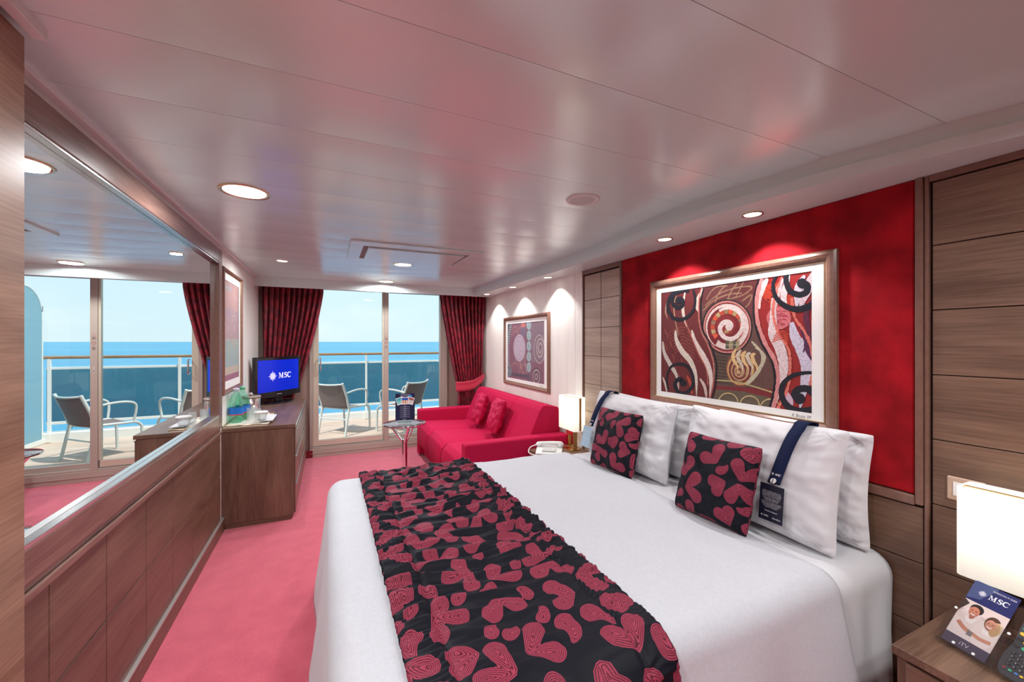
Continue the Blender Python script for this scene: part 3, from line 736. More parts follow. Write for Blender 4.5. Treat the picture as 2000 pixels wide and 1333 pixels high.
# framed pictures
def mitre(mb, a0, a1, z0, z1, wd, plane, d0, d1, sgn):
    """picture frame moulding with a rounded profile. plane X=d0 back .. d1 front; a along Y"""
    prof = [(0, 0), (0, .55), (.18, .85), (.42, 1.0), (.70, .9), (.92, .55), (1.0, .45), (1.0, 0)]
    cor = [(a0, z0, 1, 1), (a1, z0, -1, 1), (a1, z1, -1, -1), (a0, z1, 1, -1)]
    vs = []
    for (a, z, sa, sz) in cor:
        for (w_, h) in prof: vs.append((d0 + (d1 - d0) * h, a + sa * w_ * wd, z + sz * w_ * wd))
    n = len(prof); fs = []
    for c in range(4):
        d = (c + 1) % 4
        for k in range(n - 1): fs.append((c * n + k, d * n + k, d * n + k + 1, c * n + k + 1))
    mb.add(vs, fs, False)
def picture(label, xw, sgn, y0, y1, z0, z1, fw, matw, canvas, O, U, V):
    """hangs on the plane X=xw, facing sgn*X"""
    th = .030 * sgn
    r = thing('framed_picture', label, 'picture', (xw, (y0 + y1) / 2, z0))
    mb = MB(); mitre(mb, y0, y1, z0, z1, fw, 0, xw + .001 * sgn, xw + th, sgn)
    obj('frame', mb, M_FRAMEW, r, bev=.001)
    mb = MB(); mitre(mb, y0 + fw - .001, y1 - fw + .001, z0 + fw - .001, z1 - fw + .001, .008, 0, xw + .004 * sgn, xw + th * .55, sgn)
    obj('gold_slip', mb, M_GOLD, r)
    x0, x1 = sorted((xw + .001 * sgn, xw + .006 * sgn)); mb = MB().box(x0, x1, y0 + fw * .5, y1 - fw * .5, z0 + fw * .5, z1 - fw * .5)
    obj('backing', mb, M_MAT, r)
    canvas.build('print', O, U, V, M_PRINT, r, N=(sgn, 0, 0), eps=.0000095)
    m0, m1, m2, m3 = matw   # y0,y1,z0,z1 of the opening
    xa, xb = sorted((xw + .0105 * sgn, xw + .0115 * sgn)); mb = MB()
    a0, a1, b0, b1 = y0 + fw, y1 - fw, z0 + fw, z1 - fw
    mb.box(xa, xb, a0, m0, b0, b1); mb.box(xa, xb, m1, a1, b0, b1); mb.box(xa, xb, m0, m1, b0, m2); mb.box(xa, xb, m0, m1, m3, b1)
    obj('passepartout', mb, M_MAT, r)
    return r

# --- big picture over the bed; tracing points given in a photo enlargement, projected on the real wall plane
PX = XR - .028 - .008
def Z5(x, y):
    p = onX(1200 + x / 3.173, 450 + y / 3.173, PX); return (-p.y, p.z)     # canvas u = -Y (left to right as seen)
def S5(L_): return [Z5(*p) for p in L_]
mpx = 1 / 1010.0    # metres per enlargement pixel, about the middle of the picture
cv = Canvas()
cv.poly(S5([(270, 350), (1260, 200), (1260, 1180), (270, 1030)]), (112, 44, 46))
cv.poly(S5([(560, 330), (900, 280), (870, 420), (870, 560), (915, 700), (980, 820), (990, 950), (960, 1120), (600, 1070), (625, 950), (625, 830), (590, 720), (540, 600), (535, 450)]), (104, 72, 66))
cv.poly(S5([(560, 330), (900, 280), (872, 420), (868, 560), (700, 640), (560, 500), (540, 430)]), (104, 50, 52))
cv.poly(S5([(900, 270), (1260, 200), (1260, 1180), (960, 1120), (990, 950), (980, 820), (915, 700), (870, 560), (870, 420)]), (158, 38, 38))
cv.poly(S5([(620, 965), (985, 985), (960, 1120), (600, 1070)]), (128, 44, 50))
cv.poly(S5([(630, 985), (800, 1000), (975, 1040), (960, 1120), (600, 1070)]), (104, 90, 74))
cv.poly(S5([(600, 760), (700, 780), (740, 960), (630, 950)]), (82, 66, 58))
W5 = lambda k: k * mpx
# scribble lines, grid, arcs
for L_ in ([(560, 470), (640, 400), (740, 360), (850, 350), (800, 400), (700, 430)], [(570, 430), (600, 380), (640, 350), (700, 345)], [(620, 470), (640, 400), (690, 340)], [(700, 430), (730, 370), (760, 330)], [(750, 420), (780, 360), (800, 320)], [(790, 440), (850, 400), (830, 460), (760, 520)], [(550, 500), (610, 440), (700, 400), (790, 390)]):
    cv.ribbon(S5(L_), W5(7), (152, 118, 92), smooth=6, rough=.5)
for k in range(9):
    cv.ribbon(S5([(615, 770 + k * 20), (730, 785 + k * 20)]), W5(4), (120, 96, 80)); cv.ribbon(S5([(615 + k * 13, 760), (625 + k * 13, 945)]), W5(3), (70, 54, 48))
for k in range(8):
    cv.ribbon(S5([(330 + 6 * k, 640 + 18 * k), (420, 600 + 20 * k), (500, 640 + 22 * k)]), W5(6), (146, 70, 62), smooth=5, rough=.5)
# round motif
c0 = (700, 600)
def sp5(c, r0, r1, turns, a0, cw, n=None, asp=1.02):
    n = n or int(28 * turns)
    return [(c[0] + (r0 + (r1 - r0) * i / n) * math.cos(a0 + cw * 2 * PI * turns * i / n), c[1] + asp * (r0 + (r1 - r0) * i / n) * math.sin(a0 + cw * 2 * PI * turns * i / n)) for i in range(n + 1)]
def disc5(c, r, col, ry=None): cv.poly(S5([(c[0] + r * math.cos(2 * PI * i / 36), c[1] + (ry or r) * math.sin(2 * PI * i / 36)) for i in range(36)]), col)
disc5(c0, 157, (34, 28, 34), 172); disc5(c0, 148, (196, 128, 118), 163); disc5(c0, 138, (122, 34, 40), 152)
cv.ribbon(S5(sp5(c0, 132, 112, 1.0, 2.2, 1, asp=1.08)), lambda k: W5(6 + 30 * k), (226, 204, 198), rough=.2)
for k in range(16):   # orange and sand coloured mosaic
    a = 2.4 + k * .30; cc = [(222, 92, 62), (186, 160, 112), (200, 80, 60), (150, 120, 90)][k % 4]
    r0, r1 = 78, 104
    cv.poly(S5([(c0[0] + r * math.cos(b_), c0[1] + 1.05 * r * math.sin(b_)) for r, b_ in ((r0, a), (r1, a), (r1, a + .27), (r0, a + .27))]), cc)
for k in range(8):
    cc = [(92, 92, 72), (160, 146, 104)][k % 2]; x = 690 + (k % 4) * 22; y_ = 685 + (k // 4) * 26
    cv.poly(S5([(x, y_), (x + 21, y_ + 2), (x + 20, y_ + 25), (x - 1, y_ + 24)]), cc)
disc5((690, 590), 62, (140, 44, 46), 64)
for k in range(6):
    a = k * 1.0; cc = [(222, 100, 66), (178, 150, 104), (150, 50, 50)][k % 3]
    cv.poly(S5([(690 + r * math.cos(b_), 600 + r * math.sin(b_)) for r, b_ in ((18, a), (42, a), (42, a + .8), (18, a + .8))]), cc)
cv.ribbon(S5([(697, 603), (715, 604), (722, 590), (712, 575), (690, 570), (668, 582), (655, 606), (662, 640), (690, 668), (735, 672), (775, 640), (795, 590), (785, 530), (750, 495), (700, 482), (650, 500)]), lambda k: W5(34 - 8 * abs(k - .3) - 14 * k), (228, 210, 206), smooth=6, rough=.12)
disc5((704, 600), 16, (228, 210, 206))
# lower middle motif
for k, (rx, col) in enumerate([(108, (150, 88, 66)), (96, (206, 170, 110)), (84, (120, 50, 50)), (66, (190, 158, 112)), (54, (118, 54, 54)), (38, (186, 150, 108)), (24, (128, 70, 60)), (12, (200, 170, 120))]):
    disc5((785 - 2 * k, 860 + 3 * k), rx * .86, col, rx)
for k in range(5):
    x = 735 + k * 30
    cv.ribbon(S5([(x + 20, 735 + 8 * k), (x, 775), (x + 10, 815), (x + 30, 850), (x + 18, 900)]), lambda q: W5(17 * math.sin(PI * min(1, q + .12)) + 3), (222, 188, 134) if k % 2 == 0 else (208, 196, 176), smooth=5)
for k in range(3):
    cv.ribbon(S5([(850 + 12 * k, 690 + 18 * k), (900 + 12 * k, 740 + 12 * k), (915 + 8 * k, 810), (880, 880 + 12 * k), (820, 945 + 8 * k)]), W5(9), (196, 186, 160), smooth=6, rough=.3)
cv.ribbon(S5([(630, 930), (720, 935), (800, 950), (980, 1005)]), W5(7), (186, 176, 120), smooth=6)
for (cx, cy) in ((705, 1068), (838, 1085), (965, 1105)):
    cv.ribbon(S5([(cx + 60 * math.cos(a), cy - 58 * math.sin(a)) for a in [PI * i / 16 for i in range(17)]]), W5(6), (206, 184, 130))
# left flames and S band
def blade(L_, w_, col): cv.ribbon(S5(L_), lambda q: W5(w_ * math.sin(PI * min(1, .06 + q * .94)) ** .8 + 1.5), col, smooth=6, rough=.12)
for k in range(26):
    x = RN.uniform(305, 480); y_ = RN.uniform(600, 900)
    blade([(x, y_), (x + RN.uniform(5, 18), y_ + 20), (x + RN.uniform(8, 24), y_ + 46)], 9, (150, 74, 64) if k % 2 else (96, 34, 40))
blade([(380, 620), (385, 680), (420, 750), (470, 810), (505, 900), (510, 1030)], 36, (222, 208, 194))
blade([(300, 690), (310, 760), (345, 830), (385, 900), (400, 990)], 30, (208, 196, 186))
blade([(480, 620), (500, 690), (545, 770), (585, 850), (600, 940), (590, 1040)], 34, (226, 208, 200))
blade([(560, 350), (520, 420), (510, 470), (525, 510)], 22, (220, 200, 190)); blade([(440, 380), (425, 470), (432, 540), (450, 600)], 20, (226, 208, 194))
blade([(385, 400), (370, 470), (378, 560), (400, 660)], 8, (190, 150, 120)); blade([(330, 430), (318, 500), (330, 550)], 9, (190, 150, 130))
blade([(300, 910), (318, 960), (326, 1010)], 16, (220, 200, 190)); blade([(530, 920), (560, 970), (572, 1045)], 20, (214, 190, 180)); blade([(450, 900), (475, 960), (480, 1020)], 20, (196, 80, 60))
cv.ribbon(S5([(440, 560), (470, 640), (520, 760), (570, 860), (580, 960)]), W5(7), (190, 110, 96), smooth=6, rough=.4)
cv.ribbon(S5([(560, 340), (538, 440), (545, 600), (598, 715), (632, 830), (628, 950), (605, 1050)]), W5(9), (32, 26, 34), smooth=8)
cv.ribbon(S5([(543, 350), (524, 440), (532, 600), (584, 720), (616, 830), (612, 950), (590, 1045)]), W5(9), (196, 122, 112), smooth=8, rough=.5)
# right band, discs and flames
disc5((985, 390), 68, (196, 66, 44), 62); disc5((1060, 460), 100, (186, 58, 38), 60); disc5((1020, 545), 76, (214, 116, 122), 70)
for k in range(30):
    disc5((RN.uniform(950, 1075), RN.uniform(370, 440)), 6, (120, 40, 44))
for k in range(24): cv.ribbon(S5([(955 + RN.uniform(0, 110), 500 + 4 * k), (975 + RN.uniform(0, 110), 503 + 4 * k)]), W5(3), (180, 60, 80))
blade([(950, 300), (915, 360), (892, 430), (902, 490)], 38, (230, 206, 204))
blade([(985, 420), (985, 560), (985, 640), (1030, 740), (1050, 850), (1030, 960), (985, 1110)], 50, (228, 206, 208))
blade([(1045, 300), (1020, 360), (1000, 440), (1005, 480)], 26, (224, 196, 200))
blade([(1100, 570), (1120, 660), (1170, 750), (1195, 850), (1180, 960), (1150, 1110)], 56, (212, 204, 222))
blade([(1085, 270), (1060, 360), (1050, 420), (1075, 500)], 30, (228, 206, 208)); blade([(1180, 280), (1140, 360), (1150, 470), (1180, 420)], 34, (214, 204, 218)); blade([(1235, 260), (1200, 360), (1150, 480)], 40, (220, 196, 204))
blade([(1060, 1000), (1090, 1060), (1080, 1120)], 30, (212, 180, 200)); blade([(1230, 620), (1195, 700), (1210, 760), (1235, 820)], 26, (92, 40, 78)); blade([(1130, 560), (1165, 620), (1190, 700), (1170, 760)], 16, (90, 44, 84)); blade([(1230, 420), (1190, 520), (1200, 600), (1220, 700)], 24, (100, 40, 66))
for L_ in ([(1040, 290), (1000, 400), (985, 520), (1020, 640), (1080, 740), (1090, 850), (1075, 980), (1010, 1110)], [(1100, 420), (1120, 540), (1180, 630), (1220, 730), (1235, 850), (1215, 960)], [(1230, 560), (1236, 700)]):
    cv.ribbon(S5(L_), W5(12), (222, 120, 106), smooth=8, rough=.9)
for k in range(5): cv.ribbon(S5([(1000 - 6 * k, 640 + 14 * k), (1045, 625 + 12 * k), (1080, 650 + 18 * k)]), W5(5), (206, 76, 56), smooth=5)
cv.ribbon(S5([(898, 300), (868, 420), (870, 560), (915, 700), (978, 815), (996, 950), (965, 1100)]), W5(12), (30, 26, 36), smooth=8)
cv.ribbon(S5([(915, 300), (885, 420), (888, 560), (933, 695), (998, 815), (1016, 950), (985, 1105)]), W5(20), (218, 142, 140), smooth=8, rough=.4)
# dark spirals
navy = (30, 30, 42)
def dsp(P_, w0, w1): cv.ribbon(S5(P_), lambda q: W5(w0 + (w1 - w0) * q), navy, smooth=7, rough=.1)
dsp([(385, 440), (405, 425), (425, 440), (420, 470), (390, 478), (362, 450), (372, 400), (420, 375), (465, 372)], 30, 26); disc5((398, 438), 20, navy)
dsp([(372, 385), (340, 430), (335, 490), (370, 545), (430, 550), (485, 505), (502, 440), (490, 370)], 30, 16)
dsp([(420, 950), (415, 925), (390, 930), (375, 960), (395, 1000), (440, 1010), (480, 975), (490, 915), (460, 850), (405, 828), (350, 850), (325, 920), (335, 990)], 30, 14); disc5((428, 948), 20, navy)
dsp([(1175, 335), (1195, 345), (1190, 385), (1140, 400), (1085, 370), (1065, 300), (1080, 260)], 34, 22); disc5((1165, 330), 32, navy)
dsp([(1010, 270), (985, 340), (1005, 420), (1070, 475), (1150, 490), (1240, 460)], 14, 34)
dsp([(1160, 1045), (1125, 1035), (1120, 1010), (1150, 985), (1200, 985), (1245, 1020)], 30, 34); disc5((1150, 1045), 34, navy)
dsp([(1250, 885), (1180, 885), (1100, 905), (1045, 960), (1040, 1030), (1075, 1090), (1140, 1125), (1250, 1120)], 12, 42)
big = picture('wide framed abstract art with dark spirals on the red panel over the bed', XR - .028, -1, .982, 2.066, .997, 1.795, .046, (1.082, 1.976, 1.079, 1.714), cv, (PX, 0, 0), (0, -1, 0), (0, 0, 1))
cs = Canvas(); cs.text("R. Brusta '09", 0, 0, .022, (70, 66, 70), shear=.4, width=.082)
cs.build('signature', (XR - .028 - .0118, 1.168, 1.052), (0, -1, 0), (0, 0, 1), M_INK, big, N=(-1, 0, 0))

# --- picture over the sofa
PX2 = XR - .010 - .008
def Z8(x, y):
    p = onX(880 + x / 4.444, 500 + y / 4.444, PX2); return (-p.y, p.z)
def S8(L_): return [Z8(*p) for p in L_]
cv = Canvas(); m8 = .0029
cv.poly(S8([(480, 570), (840, 545), (840, 1130), (480, 1070)]), (132, 70, 92))
cv.poly(S8([(690, 590), (840, 560), (840, 900), (700, 930)]), (132, 106, 118)); cv.poly(S8([(480, 580), (520, 590), (515, 700), (495, 830), (480, 900)]), (52, 58, 74))
for k in range(22):
    y_ = 595 + k * 20; x = 527 - 14 * abs(math.sin(k * .18)) - k * 1.0
    cv.poly(S8([(x - 18, y_), (x + 12, y_ + 3), (x - 8, y_ + 17)]), (150, 190, 192))
def disc8(c, rx, ry, col): cv.poly(S8([(c[0] + rx * math.cos(2 * PI * i / 30), c[1] + ry * math.sin(2 * PI * i / 30)) for i in range(30)]), col)
def ring8(c, rx, ry, w_, col, a0=0, a1=2 * PI): cv.ribbon(S8([(c[0] + rx * math.cos(a0 + (a1 - a0) * i / 30), c[1] + ry * math.sin(a0 + (a1 - a0) * i / 30)) for i in range(31)]), w_ * m8, col)
for (cx, cy, r) in ((565, 700, 34), (560, 650, 26), (620, 650, 28), (590, 930, 34), (560, 980, 38), (640, 980, 30), (630, 900, 26)): ring8((cx, cy), r, r * 1.4, 3, (196, 150, 140), PI, 2 * PI); ring8((cx, cy), r * .6, r, 2.5, (180, 130, 130), PI, 2 * PI)
disc8((632, 600), 20, 22, (206, 104, 92)); disc8((630, 660), 24, 40, (110, 100, 124))
disc8((598, 800), 52, 118, (206, 192, 206)); ring8((598, 800), 42, 100, 3, (176, 156, 180)); ring8((590, 770), 18, 34, 3, (186, 166, 186)); ring8((610, 850), 14, 26, 3, (186, 166, 186))
for k in range(5): disc8((680, 600 + 92 * k), 20, 45, (150, 186, 188)); ring8((680, 600 + 92 * k), 13, 30, 2, (206, 222, 216))
ring8((772, 810), 48, 122, 4, (196, 186, 186)); cv.ribbon(S8(sp5((778, 810), 8, 38, 2.0, 0, 1, asp=2.6)), 7 * m8, (196, 178, 176))
for k in range(4): ring8((745, 1050), 12 + 9 * k, 22 + 18 * k, 4, (196, 186, 180) if k % 2 == 0 else (60, 56, 70))
for (a, b_) in (((596, 915), (640, 1050)), ((640, 890), (660, 1020)), ((610, 920), (600, 1040))): cv.ribbon(S8([a, b_]), 4 * m8, (206, 160, 140))
cv.ribbon(S8([(490, 1020), (690, 1052)]), 12 * m8, (40, 42, 66)); cv.ribbon(S8([(676, 1020), (676, 1100)]), 14 * m8, (70, 70, 92)); disc8((505, 1000), 26, 50, (120, 150, 156)); ring8((505, 1000), 14, 30, 5, (60, 60, 74))
cv.fade((170, 150, 160), .28)
pic2 = picture('framed muted abstract print with pale oval on the cream wall over the sofa', XR - .010, -1, 3.452, 4.572, .886, 1.693, .040, (3.560, 4.470, .968, 1.610), cv, (PX2, 0, 0), (0, -1, 0), (0, 0, 1))
cs = Canvas(); cs.text("R. Brusta '09", 0, 0, .022, (120, 116, 120), shear=.4, width=.08); cs.build('signature', (XR - .010 - .0118, 3.66, .938), (0, -1, 0), (0, 0, 1), M_INK, pic2, N=(-1, 0, 0))
# --- picture on the left wall
cv = Canvas()
cv.rect(3.60, 1.05, 4.24, 1.92, (176, 152, 160)); cv.rect(3.60, 1.05, 4.24, 1.14, (172, 110, 124)); cv.rect(3.60, 1.14, 4.24, 1.20, (206, 190, 164)); cv.rect(3.60, 1.20, 4.24, 1.42, (168, 184, 178)); cv.rect(3.60, 1.66, 4.24, 1.92, (188, 152, 150))
for k in range(5): cv.rect(3.68 + .05 * k, 1.80, 3.70 + .05 * k, 1.835, (150, 190, 196))
for (a, b_, r) in ((4.02, 1.50, .12), (4.10, 1.76, .10), (3.78, 1.50, .09)):
    cv.ring((a, b_), r, .008, (214, 184, 164)); cv.ring((a, b_), r * .7, .006, (206, 170, 156)); cv.disc((a, b_), r * .35, (198, 164, 168))
cv.ribbon([(3.98, 1.35), (4.02, 1.45), (4.06, 1.35)], .01, (204, 160, 140)); cv.ribbon([(3.7, 1.35), (3.8, 1.62), (3.9, 1.4), (4.0, 1.66), (4.2, 1.5)], .008, (200, 150, 160), smooth=8)
picture('tall pale framed print on the left wall between mirror and television', XL, 1, 3.565, 4.278, 1.000, 1.957, .030, (3.660, 4.190, 1.095, 1.870), cv, (XL + .008, 0, 0), (0, 1, 0), (0, 0, 1))

# ------------------------------------------------------------------ dresser
ds = thing('dresser', 'brown wood dresser with a slanted row of drawers under the television', 'dresser', (-.475, 4.45, 0))
mb = MB(); mb.box(-.718, -.245, 3.612, 5.28, .035, .722)
obj('body', mb, M_WZ, ds, bev=.002)
obj('top', B(-.718, -.234, 3.605, 5.285, .7225, .750), M_WY, ds, bev=.0015)
obj('plinth', B(-.70, -.262, 3.614, 5.27, 0, .035), M_WX, ds)
obj('top_edge', B(-.2338, -.2325, 3.605, 5.285, .7225, .750), M_SILV, ds)
zz = [.045, .275, .500, .715]
for c in range(3):
    y0 = 3.616 + c * .555
    for k in range(3):
        d_ = obj('drawer', B(-.2445, -.236, y0 + .003, y0 + .550, zz[k] + .003, zz[k + 1] - .003), M_WZ, ds, bev=.0015)
        obj('handle', B(-.2355, -.228, y0 + .012, y0 + .541, zz[k + 1] - .014, zz[k + 1] - .006), M_SILV, d_, bev=.001)

# ------------------------------------------------------------------ television
a_ = Vector((-.640, 4.74, 0)); b_ = Vector((-.305, 5.16, 0)); U = (b_ - a_).normalized(); N_ = Vector((U.y, -U.x, 0))   # N points to the room
tvc = (a_ + b_) / 2; SW = (b_ - a_).length
tv = thing('television', 'flat screen television showing a blue logo screen on the dresser', 'television', (tvc.x, tvc.y, .750))
zc = 1.040; hw = SW / 2; hh = .165
Z = Vector((0, 0, 1))
mb = MB()
C0 = Vector((tvc.x, tvc.y, zc)) - N_ * .02
out = [(-hw - .035, -hh - .055), (-hw * .5, -hh - .066), (0, -hh - .070), (hw * .5, -hh - .066), (hw + .035, -hh - .055), (hw + .035, hh + .034), (-hw - .035, hh + .034)]
n = len(out); vs = [C0 + U * p[0] + Z * p[1] + N_ * .016 for p in out] + [C0 + U * p[0] + Z * p[1] - N_ * .02 for p in out]
mb.add(vs, [tuple(range(n)), tuple(range(n, 2 * n))[::-1]] + [(i, n + i, n + (i + 1) % n, (i + 1) % n) for i in range(n)])
body = obj('case', mb, M_BLACKP, tv, bev=.007, seg=3)
mb = MB(); mb.obox(C0 - N_ * .032, U, Z, N_, hw * .72, hh * .75, .014); obj('rear_housing', mb, M_BLACKP, body, bev=.008)
cv = Canvas(); cv.rect(-hw, -hh, hw, hh, (6, 38, 190)); emblem(cv, -.085, -.005, .062, (245, 245, 255), (6, 38, 190)); msc(cv, -.008, -.030, .058, (245, 245, 255))
cv.build('screen', C0 + N_ * .0165, U, Z, M_SCREEN, tv, N=N_)
cv = Canvas(); cv.text('SAMSUNG', 0, -hh - .036, .014, (220, 220, 224), 'CENTER'); cv.build('maker_mark', C0 + N_ * .0166, U, Z, M_INK, tv, N=N_)
mb = MB(); mb.obox(Vector((tvc.x, tvc.y, .800)) - N_ * .02, U, N_, Z, .04, .02, .035); obj('neck', mb, M_BLACKP, tv, bev=.005)
mb = MB(); vs = []; ng = 40
for h in (0, 1):
    for k in range(ng): vs.append(Vector((tvc.x, tvc.y, .751 + .012 * h)) - N_ * .02 + U * (.19 * math.cos(2 * PI * k / ng)) + N_ * (.105 * math.sin(2 * PI * k / ng)))
mb.add(vs, [tuple(range(ng))[::-1], tuple(range(ng, 2 * ng))] + [(k, (k + 1) % ng, ng + (k + 1) % ng, ng + k) for k in range(ng)])
obj('stand', mb, M_BLACKP, tv, bev=.003)

# ------------------------------------------------------------------ tray and drinks things on the dresser
TZ = .7505
tr = thing('tray', 'ivory tray carrying bottles and glasses on the dresser', 'tray', (-.56, 3.80, TZ))
mb = MB(); mb.box(-.714, -.425, 3.622, 4.15, TZ, TZ + .008); obj('tray_base', mb, M_TRAY, tr, bev=.003)
mb = MB(); mb.tube([(-.712, 3.622, TZ + .014), (-.425, 3.622, TZ + .014), (-.425, 4.15, TZ + .014), (-.712, 4.15, TZ + .014)], .006, 8, closed=True); obj('rim', mb, M_GOLD, tr)
tag(obj('napkin', B(-.490, -.400, 3.70, 3.99, TZ + .0205, TZ + .026), M_WHITE, bev=.002), 'folded ivory paper napkin under the white cup on the tray', 'napkin')
def bottle(x, y_, capcol, capname, label, h=.205):
    z0 = TZ + .0082
    r = thing('water_bottle', label, 'bottle', (x, y_, z0), 'water bottles on the tray')
    K = 1.28; pf = [(a * K, b__ * K) for a, b__ in [(.0, 0), (.030, 0), (.037, .006), (.038, .02), (.036, .045), (.038, .07), (.038, .105), (.036, .125), (.034, .14), (.028, .160), (.018, .178), (.0135, .188), (.0135, h)]]; h *= K
    obj('bottle_body', MB().lathe(pf, (x, y_, z0), 28), M_GREENG, r)
    obj('cap', MB().lathe([(0, h - .014), (.0200, h - .014), (.0200, h + .008), (.013, h + .010), (0, h + .010)], (x, y_, z0), 20), pmat(capname, capcol, .4), r)
    lb = obj('label_band', MB().lathe([(.0386 * K, .048 * K), (.0386 * K, .094 * K)], (x, y_, z0), 32), pmat(capname + '_label', lin((20, 110, 200)), .4), r)
    obj('label_stripe', MB().lathe([(.0390 * K, .048 * K), (.0390 * K, .054 * K)], (x, y_, z0), 32), pmat(capname + '_stripe', lin((200, 60, 80)), .4), lb)
    return r
p = onZ(458, 826, .757); p.x = -.665
bottle(p.x, p.y, (.55, .58, .70), 'lilac_cap', 'green plastic water bottle with blue label, nearest the mirror')
bottle(p.x + .025, p.y + .106, (.10, .45, .25), 'green_cap', 'green plastic water bottle with paper collar, behind the first bottle')
mb = MB(); q = [(-.005, .02), (.020, .0), (.032, -.06), (.042, -.125), (.022, -.13), (.008, -.05)]
bx_, by_ = p.x + .025, p.y + .106
cdir = Vector((CA, -SA, 0)); fdir = Vector((-SA, -CA, 0))
vs = [Vector((bx_, by_, .965)) + fdir * .053 + cdir * a + Z * c for (a, c) in q]
mb.add(vs, [tuple(range(6))]); tag(obj('paper_tag', mb, M_WHITE, solid=.001), 'white paper collar tag hanging on the rear water bottle', 'tag')
def tumbler(x, y_, r, h, z0, mat):
    return MB().lathe([(0, .004), (r * .82, .004), (r * .86, .0), (r, h), (r * .94, h), (r * .80, .010), (0, .010)], (x, y_, z0), 24)
gl = [(489, 822), (497, 818), (502, 824)]
for i, g in enumerate(gl):
    pp = onZ(g[0], g[1], .759)
    o = tag(obj('drinking_glass', tumbler(pp.x, pp.y, .027, .105, TZ + .0083, None), M_CLEAR), ['clear tumbler standing right behind the green bottles', 'clear tumbler between ice bucket and white cup, rear one', 'clear tumbler in front of the steel ice bucket'][i], 'glass', 'tumblers on the tray')
pp = onZ(499, 809, .757)
pp = Vector((-.600, 4.052, 0))
ib = thing('ice_bucket', 'steel ice bucket with brown rim and glassy lid on the tray', 'ice bucket', (pp.x, pp.y, TZ))
obj('bucket_body', MB().lathe([(0, .010), (.062, .010), (.068, .02), (.070, .17), (.066, .175), (0, .175)], (pp.x, pp.y, TZ), 32), M_STEEL, ib)
obj('rim', MB().lathe([(.070, .166), (.075, .168), (.075, .186), (.05, .188), (0, .188)], (pp.x, pp.y, TZ), 32), pmat('taupe_rim', lin((150, 136, 124)), .3, metal=.5), ib)
obj('lid_knob', MB().lathe([(0, .188), (.012, .19), (.018, .200), (.012, .212), (0, .215)], (pp.x, pp.y, TZ), 20), M_CHROME, ib)
pp = onZ(510, 822, .775)
cu = thing('cup', 'clear cup with a white lid at the right end of the tray', 'cup', (pp.x, pp.y, TZ + .0265))
obj('cup_body', MB().lathe([(.0, .001), (.032, .0), (.046, .062), (.044, .062), (.030, .004), (0, .004)], (pp.x, pp.y, TZ + .0265), 24), M_CLEAR, cu)
obj('lid', MB().lathe([(0, .072), (.044, .072), (.050, .068), (.050, .060), (0, .060)], (pp.x, pp.y, TZ + .0265), 28), M_PLASW, cu)
tag(obj('napkin_holder', B(-.488, -.470, 4.10, 4.13, TZ, TZ + .022), M_TRAY, bev=.002), 'tiny ivory block on the dresser in front of the television stand', 'block')

# ================================================================== BED
YN, YF = .80, 2.56; BZ = .590
bed = thing('bed', 'large double bed with its head against the red panel wall', 'bed', (1.0, 1.68, 0))
obj('bed_base', B(.03, 1.965, YN + .03, YF - .03, .0, .30), M_REDCARPET, bed, bev=.02)
def rr_near(a, b_, x0, x1, y0, y1, r):
    """nearest point on the rounded rectangle core, outward direction, distance"""
    cx = min(max(a, x0 + r), x1 - r); cy = min(max(b_, y0 + r), y1 - r)
    dx, dy = a - cx, b_ - cy; d = math.hypot(dx, dy)
    return cx, cy, (dx / d if d > 1e-9 else 0), (dy / d if d > 1e-9 else 0), d
def drape(a, b_, top, x0, x1, y0, y1, r=.07, maxdrop=.5, flare=.10, lift=0):
    cx, cy, nx, ny, d = rr_near(a, b_, x0, x1, y0, y1, r)
    arc = r * PI / 2
    if d <= 0: return Vector((a, b_, top + lift)), 0, nx, ny
    if d < arc:
        th = d / r; h = (r + lift) * math.sin(th); v = (r + lift) * math.cos(th) - r; return Vector((cx + nx * h, cy + ny * h, top + v)), 0, nx, ny
    dr = min(d - arc, maxdrop); k = dr
    return Vector((cx + nx * (r + lift + flare * k), cy + ny * (r + lift + flare * k), top - r - dr)), k, nx, ny
# mattress with white fitted sheet, hangs down on both sides to the floor nearly
def sheet_grid(a0, a1, b0, b1, st, top, x0, x1, y0, y1, maxdrop, fn, **kw):
    nu = int((a1 - a0) / st); nv = int((b1 - b0) / st); mb = MB()
    def P(i, j):
        a = a0 + (a1 - a0) * i / nu; b__ = b0 + (b1 - b0) * j / nv
        p, k, nx, ny = drape(a, b__, top, x0, x1, y0, y1, maxdrop=maxdrop, **kw)
        return fn(p, a, b__, k, nx, ny)
    mb.grid(P, nu, nv, True)
    return mb, nu, nv
def f_sheet(p, a, b_, k, nx, ny):
    w_ = .006 * nz(a * 7, b_ * 7, 1) + .004 * nz(a * 22, b_ * 14, 4)
    if k > 0: p = p + Vector((nx, ny, 0)) * (.012 * math.sin(a * 34 + 2 * nz(a * 4, 2)) * min(1, k * 5) * abs(ny))
    return p + Vector((0, 0, w_ * .6))
mb, _, _ = sheet_grid(1.20, 1.965, YN - .56, YF + .56, .02, BZ - .012, .3, 2.3, YN, YF, .46, f_sheet, r=.08, flare=.03)
obj('mattress', B(.04, 1.965, YN + .05, YF - .05, .301, .555), M_WHITE, bed, bev=.04, seg=4)
tag(obj('bed_sheet', mb, M_WHITE, solid=.004), 'smooth white sheet showing between pillows and duvet at the bed head', 'sheet')
